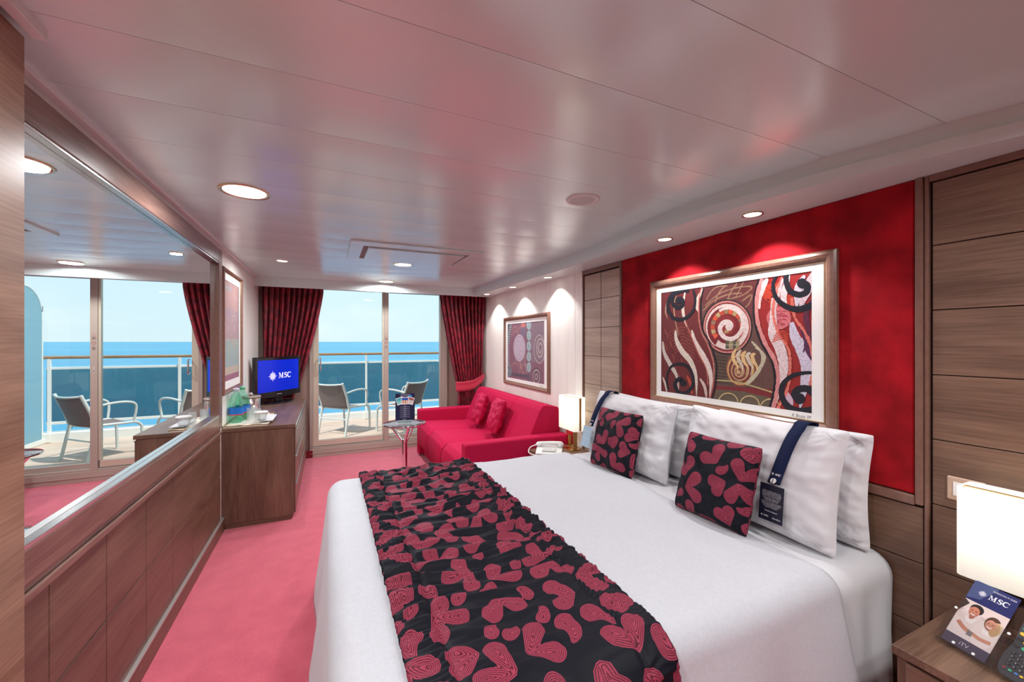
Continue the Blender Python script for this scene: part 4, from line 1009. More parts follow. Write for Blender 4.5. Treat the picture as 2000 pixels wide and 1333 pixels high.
def f_duvet(p, a, b_, k, nx, ny):
    w_ = .010 * nz(a * 3.0, b_ * 3.0, 5) + .004 * nz(a * 9, b_ * 11, 9) + .0015 * nz(a * 30, b_ * 30, 2)
    q = p + Vector((nx, ny, 0)) * 0
    if k > 0:
        t_ = (b_ if abs(nx) > abs(ny) else a)
        q = q + Vector((nx, ny, 0)) * (((.010 if abs(nx) > .6 else .018) * math.sin(t_ * 9 + 3 * nz(t_ * 1.5, 3)) + .010 * nz(t_ * 8, k * 2, 3)) * min(1, k * 3.2))
        q.z += 0.012 * nz(t_ * 3, 7.7) * min(1, k * 2)
    e_ = 0
    if a > 1.555: e_ = -.016 * ((a - 1.555) / .05) ** 2
    return q + Vector((0, 0, w_ * (1 if k == 0 else 0) + e_))
mb, _, _ = sheet_grid(-.42, 1.605, YN - .56, YF + .56, .018, BZ + .014, -.005, 2.4, YN - .012, YF + .012, .44, f_duvet, r=.085, flare=.14)
tag(obj('duvet', mb, M_DUVET, solid=.012), 'white duvet spread over the bed and hanging down at its foot', 'duvet')
# runner with gathers
RX0, RX1 = .165, .835
def f_run(p, a, b_, k, nx, ny):
    s_ = (a - RX0) / (RX1 - RX0)
    wob = nz(a * 2.2, b_ * 3.2, 11) * 1.8
    edge = 1.0 - min(1, min(abs(s_ - .0), abs(s_ - 1)) / .17)
    amp = .013 + .005 * nz(a * 3, b_ * 2, 2)
    ph = b_ * 80 + wob * 6 + 10 * (s_ - .5) * nz(b_ * 3, 1.3, 6)
    near = max(0, min(1, (b_ - .9) / .5))         # the near end lies smoother
    fold = (.5 + .5 * math.sin(ph)) ** 1.7 * amp + .014 * nz(a * 5 + wob, b_ * 30, 3) + .007 * nz(a * 12, b_ * 62, 8)
    fold *= (.35 + .65 * near)
    band = -.009 * math.exp(-((s_ - .16) / .012) ** 2) - .009 * math.exp(-((s_ - .84) / .012) ** 2)
    fine = (.006 * math.sin(b_ * 300 + 9 * nz(a * 12, b_ * 9)) if (s_ < .16 or s_ > .84) else 0) * (.3 + .7 * near)
    roll = .010 * math.sqrt(max(0, 1 - (2 * s_ - 1) ** 8))
    h = .004 + roll + fold + band * .8 + fine
    if k > 0 or (abs(ny) > .5 and p.z < BZ - .0): d_ = Vector((nx, ny, 0)) * h + Vector((nx, ny, 0)) * ((.012 * math.sin(a * 9 + 1)) * min(1, k * 3))
    else: d_ = Vector((0, 0, h))
    base = .010 * nz(a * 3.0, b_ * 3.0, 5) if k == 0 else 0
    return p + d_ + Vector((0, 0, base))
st = .0055
mb, nu, nv = sheet_grid(RX0, RX1, YN - .50, YF + .50, st, BZ + .014, -.4, 2.4, YN - .012, YF + .012, .40, f_run, r=.085, flare=.10, lift=.010)
uu = np.repeat(np.linspace(0, RX1 - RX0, nu + 1), nv + 1); vv = np.tile(np.linspace(0, YF - YN + 1.0, nv + 1), nu + 1)
lb = make_lobes(.70, 2.8, 5, sc=1.0)
tag(obj('bed_runner', mb, M_LEAF, attr=leaf_sdf(uu, vv, lb), solid=.006), 'black bed runner with stitched pink leaf shapes across the foot of the bed', 'bed runner')

# ---- pillows
def pillow_mesh(w_, h_, th, c, U_, V_, N__, seed, n=46, pinch=.045, wr=1.0, pw=.42, attr=False, sag=0):
    """cushion centred at c, width along U_, height along V_, front towards N__"""
    c = Vector(c); U_ = Vector(U_).normalized(); V_ = Vector(V_).normalized(); N__ = Vector(N__).normalized()
    mb = MB(); us = []; vs_ = []
    for side in (1, -1):
        def P(i, j):
            a = -1 + 2 * i / n; b__ = -1 + 2 * j / n
            # corners out, sides pulled in
            x = a * (1 - pinch * (1 - b__ * b__) ** 1 * abs(a) ** 3 * 1.0); y_ = b__ * (1 - pinch * (1 - a * a) * abs(b__) ** 3); rc_ = 1 - .028 * (abs(a) ** 8) * (abs(b__) ** 8); x *= rc_; y_ *= rc_
            pr = (max(0, 1 - abs(a) ** 3.2) * max(0, 1 - abs(b__) ** 3.2)) ** pw
            e_ = 1 - pr
            wr_ = wr * (.010 * nz(a * 3 + seed, b__ * 3, side) + .006 * nz(a * 7, b__ * 7 + seed, side * 3) * (.4 + e_)) * min(1, pr * 2.2)
            # corner tension folds
            cd = min(math.hypot(abs(a) - 1, abs(b__) - 1), 1)
            wr_ += wr * .006 * math.sin(26 * math.atan2(1 - abs(b__) + .001, 1 - abs(a) + .001)) * max(0, 1 - cd / .5) * min(1, pr * 3)
            hgt = side * (th / 2 * pr) + wr_
            us.append((a + 1) * w_ / 2); vs_.append((b__ + 1) * h_ / 2 + (0 if side > 0 else .3))
            yy_ = y_ * h_ / 2 - sag * pr * (1 - b__) * .5
            return c + U_ * (x * w_ / 2) + V_ * yy_ + N__ * hgt
        mb.grid(P, n, n, True, flip=(side < 0))
    return mb, us, vs_
def lean(yc, half_w, xb, zb, xt, zt):
    """leaning pillow: bottom at (xb,zb), top at (xt,zt)"""
    c = Vector(((xb + xt) / 2, yc, (zb + zt) / 2)); V_ = Vector((xt - xb, 0, zt - zb)); h_ = V_.length; V_.normalize(); N__ = Vector((-V_.z, 0, V_.x))
    return c, V_, N__, h_
PI_ = [
    # label, near y, far y, xb, zb, xt, zt, thickness
    ('white pillow at the back of the far pair, against the wood squares', 1.62, 2.36, 1.900, .590, 1.928, 1.020, .10, 3, 0),
    ('white pillow with navy strap at the front of the far pair', 1.70, 2.45, 1.735, .592, 1.825, 1.035, .155, 9, 0),
    ('white pillow at the back of the near pair, next to the night table', .835, 1.53, 1.900, .590, 1.928, 1.030, .10, 14, 0),
    ('white pillow with navy strap at the front of the near pair', .862, 1.610, 1.725, .592, 1.820, 1.050, .155, 21, 0)]
PO = []
for (lab, ya, yb_, xb, zb, xt, zt, th, sd, _) in PI_:
    c, V_, N__, h_ = lean((ya + yb_) / 2, 0, xb, zb, xt, zt)
    mb, _, _ = pillow_mesh(yb_ - ya, h_ + .02, th, c, (0, -1, 0), V_, N__, sd, wr=1.5, pinch=.06, pw=.5, n=64)
    tag(obj('pillow', mb, M_WHITE), lab, 'pillow', 'white pillows at the bed head')
    PO.append((c, V_, N__, h_, th))
# patterned cushions
def cushion(TL, TR, BR, BL, th, seed, lab, mat, grp, name='cushion', attr=True, n=110, wr=.8, ztop=None):
    TL, TR, BR, BL = map(Vector, (TL, TR, BR, BL))
    c = (TL + TR + BR + BL) / 4; U_ = ((TR - TL) + (BR - BL)).normalized(); w_ = ((TR - TL).length + (BR - BL).length) / 2
    V_ = ((TL - BL) + (TR - BR)); h_ = V_.length / 2; V_ = (V_ - U_ * V_.dot(U_)).normalized(); N__ = U_.cross(V_)
    if N__.x > 0 : N__ = -N__
    mb, us, vs_ = pillow_mesh(w_, h_, th, c, U_, V_, N__, seed, n=n, wr=wr, pinch=.05, pw=.5)
    at_ = leaf_sdf(us, vs_, make_lobes(.5, .85, seed, cell=.115, sc=.92)) if attr else None
    return tag(obj(name, mb, mat, attr=at_), lab, 'cushion', grp)
cushion((1.645, 1.44, .955), (1.655, 1.075, .955), (1.545, 1.115, .600), (1.535, 1.485, .600), .13, 31, 'square black cushion with pink leaves in front of the near white pillows', M_LEAF, 'black cushions with pink leaves')
cushion((1.675, 2.175, .960), (1.700, 1.80, .960), (1.60, 1.885, .600), (1.575, 2.255, .600), .12, 47, 'square black cushion with pink leaves in front of the far white pillows', M_LEAF, 'black cushions with pink leaves')

# straps with hang tags over the front pillows
def strap(idx, yoff_top, yoff_bot, lab, tagcol, txtcol, toff):
    c, V_, N__, h_, th = PO[idx]; n = 26; mb = MB(); wv = .028
    r = thing('pillow_strap', lab, 'strap', tuple(c + N__ * .1), 'navy straps with hang tags on the pillows')
    path = []
    for i in range(n + 1):
        b__ = -.12 + 1.20 * i / n      # from mid front up and over the top
        pr = (max(0, 1 - min(1, abs(b__)) ** 3.2)) ** .42
        y_ = min(b__, 1.0) * h_ / 2 * 1.02
        path.append(c + V_ * (y_ + (.012 if b__ > .9 else 0)) + N__ * (th / 2 * pr + .014) + Vector((0, yoff_bot + (yoff_top - yoff_bot) * i / n, 0)))
    for i in range(8): path.append(c + V_ * (h_ / 2 * 1.02 + .012 - i * .015) + N__ * (-.012 - .003 * i) + Vector((0, yoff_top, 0)))
    mb.grid(lambda i, j: path[i] + Vector((0, -1, 0)) * (wv * (2 * j - 1) * .9), len(path) - 1, 1, True)
    sb = obj('ribbon', mb, M_NAVY, r, solid=.002)
    e0 = path[0]; side = Vector((0, -1, 0)); up = (path[2] - path[0]).normalized(); nn_ = side.cross(up); nn_ = nn_ if nn_.x < 0 else -nn_
    cvs = Canvas(); emblem(cvs, -.014, .0, .0075, (235, 235, 240), (12, 16, 40)); msc(cvs, -.004, -.004, .008, (235, 235, 240))
    cvs.build('strap_logo', e0 + up * .040 + nn_ * .0035, side, up, M_INK, r, N=nn_)
    mb = MB(); cb = e0 + up * .012 + nn_ * .006; vs = []
    for h in (0, 1):
        for k in range(20): vs.append(cb + side * (.011 * math.cos(2 * PI * k / 20)) + up * (.011 * math.sin(2 * PI * k / 20)) + nn_ * (.004 * h))
    mb.add(vs, [tuple(range(20))[::-1], tuple(range(20, 40))] + [(k, (k + 1) % 20, 20 + (k + 1) % 20, 20 + k) for k in range(20)])
    obj('button', mb, M_PLASW, r)
    mb = MB(); mb.tube([cb + nn_ * .006 + up * .008, cb + nn_ * .006 - up * .012, cb + nn_ * .004 - up * .026], .0012, 6); obj('cord', mb, M_NAVY, r)
    # card
    cw, chh = .098, .148
    top = cb - up * .018 + nn_ * .002 + side * toff; dn = Vector((-.10, 0, -1)).normalized() if toff >= 0 else Vector((-.16, .10, -1)).normalized()
    cvs = Canvas(); cvs.rect(-cw / 2, -chh, cw / 2, 0, tagcol)
    lines = ['At MSC, we want you to have only the', 'best time and sleep perfectly every night.', "That's why we've teamed up with a leading", 'bedding provider to offer you maximum', 'comfort from your mattress and pillows.', '', "We've provided you with two pillows:", 'one soft and one slightly harder', 'to satisfy different preferences.', '', 'If you wish to further enhance your sleeping', 'experience try one of the special pillows', 'from our PILLOW MENU: just speak to', 'your cabin attendant or dial your', 'Reception - Guest Service.']
    yy_ = -.030
    for ln in lines:
        if ln: cvs.text(ln, 0, yy_, .0046, txtcol, 'CENTER')
        yy_ -= .0050 if ln else .0022
    cvs.text('Sweet dreams', 0, -.111, .009, txtcol, 'CENTER', shear=.5)
    emblem(cvs, -.035, -.130, .006, txtcol, tagcol); msc(cvs, -.027, -.133, .007, txtcol); cvs.text('dorelan', .008, -.134, .011, txtcol)
    Vt = -dn; Nt = side.cross(Vt); Nt = Nt if Nt.x < 0 else -Nt
    cvs.build('hang_tag', top + nn_ * .004, side, Vt, M_INK, r, N=Nt, eps=.00003, thick=.0008)
    return r
strap(3, -.225, -.165, 'navy strap with dark card over the near front pillow', (24, 26, 46), (225, 225, 232), .004)
strap(1, .20, .285, 'navy strap with pale blue card over the far front pillow', (168, 198, 216), (235, 240, 244), -.01)

# ================================================================== NIGHT TABLES
def night_table(y0, y1, lab):
    r = thing('night_table', lab, 'night table', (1.76, (y0 + y1) / 2, 0), 'brown night tables beside the bed')
    obj('top', B(1.545, 1.975, y0, y1, .462, .487), M_WX, r, bev=.0015)
    obj('body', B(1.565, 1.975, y0 + .006, y1 - .006, .02, .4615), M_WZ, r, bev=.0015)
    d_ = obj('drawer', B(1.552, 1.5645, y0 + .030, y1 - .030, .30, .450), M_WY, r, bev=.002)
    obj('handle', B(1.542, 1.5515, (y0 + y1) / 2 - .06, (y0 + y1) / 2 + .06, .43, .438), M_SILV, d_)
    obj('drawer', B(1.552, 1.5645, y0 + .030, y1 - .030, .05, .292), M_WY, r, bev=.002)
    return r
night_table(.13, .633, 'brown wood night table on the near side of the bed')
night_table(2.655, 3.055, 'brown wood night table between bed and sofa')

# lamps
SHADE = bpy.data.materials.new('opal_shade'); SHADE.use_nodes = True; t = SHADE.node_tree; t.nodes.clear()
tl = t.nodes.new('ShaderNodeBsdfTranslucent'); tl.inputs[0].default_value = (.93, .91, .84, 1)
df = t.nodes.new('ShaderNodeBsdfDiffuse'); df.inputs[0].default_value = (.85, .83, .78, 1)
em = t.nodes.new('ShaderNodeEmission'); em.inputs[0].default_value = (1, .97, .92, 1); em.inputs[1].default_value = .35
a1 = t.nodes.new('ShaderNodeMixShader'); a1.inputs[0].default_value = .5; a2 = t.nodes.new('ShaderNodeAddShader'); ot = t.nodes.new('ShaderNodeOutputMaterial')
t.links.new(tl.outputs[0], a1.inputs[1]); t.links.new(df.outputs[0], a1.inputs[2]); t.links.new(a1.outputs[0], a2.inputs[0]); t.links.new(em.outputs[0], a2.inputs[1]); t.links.new(a2.outputs[0], ot.inputs[0])
def lamp(xc, yc, lab):
    z0 = .4875
    r = thing('table_lamp', lab, 'lamp', (xc, yc, z0), 'brass table lamps beside the bed')
    mb = MB()
    hx, hy = .020, .055
    mb.box(xc - hx, xc + hx, yc - hy, yc + hy, z0, z0 + .030); mb.box(xc - hx, xc + hx, yc - hy, yc - .022, z0 + .030, z0 + .125); mb.box(xc - hx, xc + hx, yc + .022, yc + hy, z0 + .030, z0 + .125)
    mb.box(xc - hx, xc + hx, yc - hy, yc + hy, z0 + .125, z0 + .165); mb.box(xc - .05, xc + .05, yc - .065, yc + .065, z0, z0 + .008)
    obj('base', mb, M_BRASS, r, bev=.001)
    obj('stem', MB().tube([(xc, yc, z0 + .165), (xc, yc, z0 + .26)], .006, 10), M_BRASS, r)
    # shade: open rounded box
    W_, D_, zb, zt, rad = .127, .056, z0 + .172, z0 + .450, .016
    pts = []
    for (cx, cy, a0) in ((1, 1, 0), (-1, 1, PI / 2), (-1, -1, PI), (1, -1, 1.5 * PI)):
        for k in range(5): a = a0 + PI / 2 * k / 4; pts.append((xc + cx * (D_ - rad) + rad * math.cos(a), yc + cy * (W_ - rad) + rad * math.sin(a)))
    n = len(pts); mb = MB(); mb.add([(p[0], p[1], zb) for p in pts] + [(p[0], p[1], zt) for p in pts], [(i, (i + 1) % n, n + (i + 1) % n, n + i) for i in range(n)], True)
    obj('lamp_shade', mb, SHADE, r, solid=.003)
    mb = MB()
    for s_ in (-1, 1): mb.box(xc - .010, xc + .010, yc + s_ * (W_ + .001) - .001, yc + s_ * (W_ + .001) + .001, zb + .004, zt - .004)
    mb.box(xc - .004, xc + .004, yc - W_ + .002, yc + W_ - .002, zt - .006, zt - .003)
    obj('shade_strip', mb, M_BRASS, r)
    li = bpy.data.lights.new('bulb', 'POINT'); li.energy = P_TABLE; li.color = (1, .93, .82); li.shadow_soft_size = .03
    lo = bpy.data.objects.new('bulb', li); COL.objects.link(lo); lo.parent = r; lo.location = (0, 0, .31)
    return r
lamp(1.880, .460, 'lit brass table lamp with white shade at the right edge, near night table')
lamp(1.880, 2.905, 'lit brass table lamp with white shade beside the telephone')

# telephone
tp = thing('telephone', 'white corded telephone on the far night table beside the sofa arm', 'telephone', (1.66, 2.86, .4875))
ax = Vector((.82, -.57, 0)).normalized(); ay = Vector((.57, .82, 0)).normalized()
oc = Vector((1.645, 2.875, .4875))
mb = MB(); vs = []
for (s_, zz_) in ((-.105, .018), (.105, .048)):
    pass
prof = [(-.075, 0), (.075, 0), (.080, .02), (.075, .048), (.0, .038), (-.075, .020), (-.082, .010)]
n = len(prof)
vs = [oc + ay * (-.085) + ax * 0 + ay * 0 for _ in range(0)]
A_ = [oc + ax * (-.105) + ay * p[0] + Z * p[1] for p in prof]; B_ = [oc + ax * .105 + ay * p[0] + Z * p[1] for p in prof]
mb.add(A_ + B_, [tuple(range(n))[::-1], tuple(range(n, 2 * n))] + [(i, (i + 1) % n, n + (i + 1) % n, n + i) for i in range(n)])
obj('base', mb, M_PLASW, tp, bev=.006, seg=3)
hp = [oc + ax * a + ay * .040 + Z * z_ for a, z_ in ((-.108, .052), (-.095, .064), (-.06, .068), (0, .072), (.06, .074), (.095, .072), (.108, .062))]
mb = MB(); mb.tube(catmull([tuple(p) for p in hp], 4), [.012] * 4 + [.016] * 17 + [.012] * 4, 12)
for a in (-.088, .088): mb.lathe([(0, -.012), (.021, -.012), (.024, .0), (.022, .016), (0, .02)], tuple(oc + ax * a + ay * .040 + Z * .056), 16)
obj('handset', mb, M_PLASW, tp)
kp = obj('keypad', MB().obox(oc + ay * (-.03) + Z * .0345, ax, ay + Z * .14, Z, .055, .030, .002), pmat('pale_grey_plastic', (.6, .6, .58), .4), tp)
mb = MB()
for i in range(4):
    for j in range(3): mb.obox(oc + ax * (-.04 + .026 * i) + ay * (-.048 + .018 * j) + Z * (.0345 + .0028 * j), ax, ay, Z, .008, .005, .004)
obj('key', mb, M_PLASW, kp, bev=.001)
cpz = [oc + ax * (-.10) + ay * .03 + Z * .058, oc + ax * (-.155) + ay * .01 + Z * .040, oc + ax * (-.165) + ay * (-.04) + Z * .012, oc + ax * (-.12) + ay * (-.10) + Z * .0075, oc + ax * (-.03) + ay * (-.125) + Z * .0075, oc + ax * .03 + ay * (-.12) + Z * .0075]
obj('cord', MB().tube(catmull([tuple(p) for p in cpz], 8), .0045, 8), M_PLASW, tp)

# light switch
sw = thing('light_switch', 'square beige light switch with white rocker above the near night table', 'light switch', (1.975, .628, .85))
mb = MB(); mb.box(XR - .030, XR - .0225, .562, .655, .850, .932); obj('plate', mb, M_BEIGE, sw, bev=.006, seg=1)
obj('rocker', B(XR - .033, XR - .0302, .579, .638, .868, .915), M_PLASW, sw, bev=.001)

# leaflet holder with leaflet and remote control
BL = Vector((1.700, .575, .497)); BR = Vector((1.672, .470, .497)); TLp = Vector((1.825, .540, .655))
Uh = (BR - BL).normalized(); Vh = (TLp - BL); Vh = (Vh - Uh * Vh.dot(Uh)).normalized(); Nh = Uh.cross(Vh); Nh = Nh if Nh.z > 0 else -Nh
lf = Canvas(); LW, LH = .100, .21
lf.rect(0, 0, LW, LH, (28, 34, 92)); lf.poly([(0, LH), (.055, LH), (.030, .158), (0, .150)], (70, 82, 124))
lf.poly([(0, .024), (LW, .024), (LW, .145), (0, .145)], (214, 196, 190)); lf.rect(0, 0, LW, .030, (74, 66, 88))
lf.poly([(0, .075), (.05, .105), (LW, .09), (LW, .03), (0, .03)], (226, 212, 214))
lf.poly([(.0, .10), (.015, .135), (.0, .145)], (60, 48, 40))
# two people sitting in white shirts
lf.disc((.030, .080), .030, (232, 216, 216), ry=.040); lf.disc((.072, .070), .028, (236, 222, 222), ry=.040)
lf.poly([(.018, .100), (.030, .092), (.046, .100), (.040, .080), (.026, .080)], (244, 236, 236)); lf.disc((.035, .126), .0150, (34, 24, 22), ry=.0155); lf.disc((.032, .117), .0118, (188, 118, 96), ry=.0155); lf.ribbon([(.027, .109), (.032, .1065), (.037, .109)], .003, (245, 240, 238)); lf.rect(.024, .1185, .029, .1205, (50, 30, 26)); lf.rect(.034, .1185, .039, .1205, (50, 30, 26)); lf.poly([(.026, .103), (.040, .103), (.036, .094), (.030, .092)], (186, 116, 96))
lf.poly([(.062, .088), (.072, .080), (.086, .088), (.082, .070), (.068, .070)], (246, 240, 240)); lf.disc((.077, .107), .0165, (84, 56, 42), ry=.022); lf.disc((.090, .100), .008, (214, 190, 160), ry=.020); lf.disc((.085, .096), .010, (196, 158, 118), ry=.022); lf.disc((.074, .103), .0108, (208, 144, 120), ry=.015); lf.ribbon([(.069, .096), (.074, .0935), (.079, .096)], .003, (248, 244, 242)); lf.rect(.067, .105, .071, .107, (56, 34, 30)); lf.rect(.076, .105, .080, .107, (56, 34, 30))
lf.ribbon([(.012, .072), (.030, .060), (.046, .056)], .011, (196, 134, 112), smooth=5); lf.ribbon([(.092, .055), (.070, .052), (.050, .056)], .010, (208, 146, 124), smooth=5); lf.rect(.040, .045, .052, .060, (130, 124, 128))
emblem(lf, .028, .178, .012, (240, 240, 248), (28, 34, 92)); msc(lf, .043, .170, .015, (240, 240, 248))
lf.text('INTERACTIVE TV GUIDE', .045, .196, .0066, (230, 230, 240), width=.050); lf.text('iTV', .038, .009, .015, (220, 214, 226))
LO = BL + Nh * .004
lt = lf.build('leaflet', LO, Uh, Vh, M_INK, None, N=Nh, eps=.00002, origin=LO, thick=.0012)
tag(lt, 'navy television guide leaflet with two smiling people in white, inside clear stand', 'leaflet')
hd = thing('leaflet_stand', 'clear acrylic stand holding leaflet and remote on the near night table', 'leaflet stand', (1.74, .48, .4875))
mb = MB(); cH = BL - Vh * .004 - Uh * .010
def hq(a0, a1, b0, b1, off): 
    c = cH + Uh * ((a0 + a1) / 2) + Vh * ((b0 + b1) / 2) + Nh * off; return (c, Uh, Vh, Nh, (a1 - a0) / 2, (b1 - b0) / 2, .0012)
mb.obox(*hq(0, .205, 0, .20, -.001)); mb.obox(*hq(0, .205, 0, .115, .014))
obj('pocket', mb, M_ACRYL, hd)
mb = MB(); mb.obox(cH + Uh * .12 + Nh * .0065, Uh, Nh, Vh, .002, .009, .001)
mb = MB(); mb.obox(cH + Uh * .1175 + Vh * .058 + Nh * .0065, Uh, Vh, Nh, .0022, .058, .0066); mb.obox(cH + Uh * .1025 - Vh * .001 + Nh * .0065, Uh, Vh, Nh, .1025, .0012, .0086)
obj('divider', mb, thin_glass('acrylic_edge', (.82, .84, .84), 2.5, .1), hd)
mb = MB(); tp_ = cH + Uh * .10 + Vh * .200; mb.obox((tp_ + Vector((1.80, tp_.y, .4885))) / 2 + Vector((.0, 0, 0)), Uh, (Vector((1.80, tp_.y, .4885)) - tp_), Nh, .1025, (Vector((1.80, tp_.y, .4885)) - tp_).length / 2, .001)
obj('back_leg', mb, M_ACRYL, hd)
for (a, b__) in ((.012, .105), (.045, .008), (.090, .008), (.128, .108)):
    mb = MB(); c = cH + Uh * a + Vh * b__ + Nh * .016; vs = []
    for h in (0, 1):
        for k in range(16): vs.append(c + Uh * (.0035 * math.cos(2 * PI * k / 16)) + Vh * (.0035 * math.sin(2 * PI * k / 16)) + Nh * (.002 * h))
    mb.add(vs, [tuple(range(16, 32))] + [(k, (k + 1) % 16, 16 + (k + 1) % 16, 16 + k) for k in range(16)]); obj('rivet', mb, M_PLASW, hd)
# remote
rc = thing('remote_control', 'dark grey remote control with yellow, green and blue buttons in the clear stand', 'remote control', tuple(cH + Uh * .16))
RO = cH + Uh * .163 + Vh * .095 + Nh * .003
prof = catmull([(-.026, -.085), (0, -.094), (.026, -.085), (.030, -.04), (.024, 0), (.026, .05), (.024, .085), (0, .092), (-.024, .085), (-.026, .05), (-.024, 0), (-.030, -.04)], 4, True)
n = len(prof); mb = MB(); mb.add([RO + Uh * p[0] + Vh * p[1] for p in prof] + [RO + Uh * p[0] + Vh * p[1] + Nh * .0085 for p in prof], [tuple(range(n))[::-1], tuple(range(n, 2 * n))] + [(i, (i + 1) % n, n + (i + 1) % n, n + i) for i in range(n)])
obj('remote_body', mb, pmat('charcoal_plastic', (.05, .055, .065), .35), rc, bev=.0015)
bc = {'y': (.80, .48, .04), 'g': (.05, .45, .25), 'b': (.05, .22, .60), 'k': (.02, .02, .025), 'r': (.25, .03, .04), 'w': (.6, .6, .6)}
bm_ = {k: pmat('button_' + k, v, .4) for k, v in bc.items()}
def rbtn(a, b__, rx, ry, k):
    mb = MB(); vs = []
    for h in (0, 1):
        for q in range(14): vs.append(RO + Uh * (a + rx * math.cos(2 * PI * q / 14)) + Vh * (b__ + ry * math.sin(2 * PI * q / 14)) + Nh * (.0086 + .002 * h))
    mb.add(vs, [tuple(range(14, 28))] + [(q, (q + 1) % 14, 14 + (q + 1) % 14, 14 + q) for q in range(14)], False); obj('button', mb, bm_[k], rc)
for (a, b__, k) in ((-.014, .045, 'g'), (.0, .060, 'b'), (.012, .050, 'b'), (-.015, .030, 'y'), (.002, .024, 'y'), (.017, .030, 'y'), (-.002, .010, 'y'), (-.015, .014, 'k'), (.015, .012, 'k'), (.0, -.006, 'g'), (-.016, -.006, 'k'), (.016, -.008, 'k')): rbtn(a, b__, .0058, .0045, k)
for i in range(3):
    for j in range(4): rbtn(-.013 + .012 * i, -.026 - .012 * j, .0042, .0036, 'k')
for (a, k) in ((-.016, 'r'), (-.004, 'g'), (.008, 'b'), (.018, 'y')): rbtn(a, -.074, .0038, .0026, k)
cv = Canvas()
for i in range(3):
    for j in range(4): cv.text('123456789*0#'[j * 3 + i], -.013 + .012 * i, -.0275 - .012 * j, .005, (220, 220, 225), 'CENTER')
cv.build('button_print', RO + Nh * .0108, Uh, Vh, M_INK, rc, N=Nh)

# ================================================================== SOFA
so = thing('sofa', 'red three seat sofa against the cream wall by the balcony door', 'sofa', (1.5, 4.1, 0))
SY0, SY1 = 3.10, 5.05
obj('base', B(1.06, 1.95, SY0 + .02, SY1 - .02, .02, .285), M_SOFA, so, bev=.012)
for (a, b__) in ((SY0, SY0 + .115), (SY1 - .115, SY1)):
    obj('armrest', B(1.0, 1.975, a, b__, .0 + .02, .570), M_SOFA, so, bev=.022, seg=4)
w_ = (SY1 - SY0 - .236) / 3
for i in range(3):
    ya = SY0 + .118 + i * w_
    mb = MB(); pf = [(.985, .17), (.965, .30), (.980, .40), (1.03, .446), (1.12, .452), (1.60, .425), (1.66, .40), (1.66, .288), (1.05, .288), (1.045, .17)]
    nn_ = 20; vs = []; fs = []
    for j in range(nn_ + 1):
        q = j / nn_; e_ = (1 - abs(2 * q - 1) ** 5)
        for (x_, z_) in pf: vs.append((x_ + (.012 * (1 - e_) if x_ < 1.04 else 0), ya + .011 + (w_ - .022) * q, z_ - (.030 * (1 - e_) if z_ > .39 else 0)))
    m_ = len(pf)
    for j in range(nn_):
        for k in range(m_): fs.append((j * m_ + k, j * m_ + (k + 1) % m_, (j + 1) * m_ + (k + 1) % m_, (j + 1) * m_ + k))
    mb.add(vs, fs, True); mb.add(vs[:m_], [tuple(range(m_))]); mb.add(vs[-m_:], [tuple(range(m_))[::-1]])
    obj('seat_cushion', mb, M_SOFA, so, bev=.010, seg=3)
yb0, yb1 = SY0 + .118, SY1 - .118
for i in range(3):
    pf = [(1.55, .30), (1.60, .46), (1.745, .775), (1.775, .812), (1.82, .818), (1.935, .795), (1.955, .76), (1.955, .30)]
    mb = MB(); ya = yb0 + (yb1 - yb0) / 3 * i; yb2 = ya + (yb1 - yb0) / 3
    m_ = len(pf); vs = [(x_, y_, z_) for y_ in (ya + .0008, yb2 - .0008) for (x_, z_) in pf]
    mb.add(vs, [tuple(range(m_)), tuple(range(m_, 2 * m_))[::-1]] + [(k, m_ + k, m_ + (k + 1) % m_, (k + 1) % m_) for k in range(m_)])
    obj('backrest', mb, M_SOFA, so, bev=.006, seg=3)
cushion((1.66, 4.50, .80), (1.60, 4.20, .815), (1.50, 4.19, .475), (1.545, 4.50, .470), .12, 61, 'small crimson cushion on the sofa, the one nearer the balcony', M_SOFC, 'crimson cushions on the sofa', attr=False, n=40, wr=1.6)
cushion((1.655, 4.00, .80), (1.61, 3.70, .815), (1.50, 3.69, .475), (1.54, 4.00, .470), .12, 67, 'small crimson cushion on the sofa, the one nearer the bed', M_SOFC, 'crimson cushions on the sofa', attr=False, n=40, wr=1.6)

# side table
tx, ty = .706, 4.18; TH = .572
st_ = thing('side_table', 'round glass side table on a chrome branching leg beside the sofa', 'side table', (tx, ty, 0))
obj('table_top', MB().lathe([(0, TH - .008), (.206, TH - .008), (.210, TH - .004), (.206, TH), (0, TH)], (tx, ty, 0), 56), thin_glass('table_glass', (.90, .95, .95), 1.2, diffuse=(.8, .9, .9), dfac=.12), st_)
obj('etched_ring', MB().lathe([(.145, TH + .0006), (.085, TH + .0006)], (tx, ty, 0), 48), thin_glass('etched', (.8, .85, .85), 1.0, .2, diffuse=(.8, .85, .85), dfac=.5), st_)
obj('edge_band', MB().lathe([(.2105, TH - .012), (.213, TH - .006), (.2105, TH + .001)], (tx, ty, 0), 56), M_CHROME, st_)
mb = MB(); mb.tube([(tx, ty, .012), (tx, ty, .405)], .026, 24)
obj('pole', mb, M_CHROME, st_)
for k in range(3):
    a = math.radians(-24.5 + 180 + 120 * k); obj('branch', MB().tube([(tx + .012 * math.cos(a), ty + .012 * math.sin(a), .375), (tx + .15 * math.cos(a), ty + .15 * math.sin(a), TH - .0085)], .015, 14), M_CHROME, st_)
obj('foot', MB().lathe([(0, 0), (.16, 0), (.158, .008), (.03, .016), (0, .016)], (tx, ty, 0), 40), M_CHROME, st_)
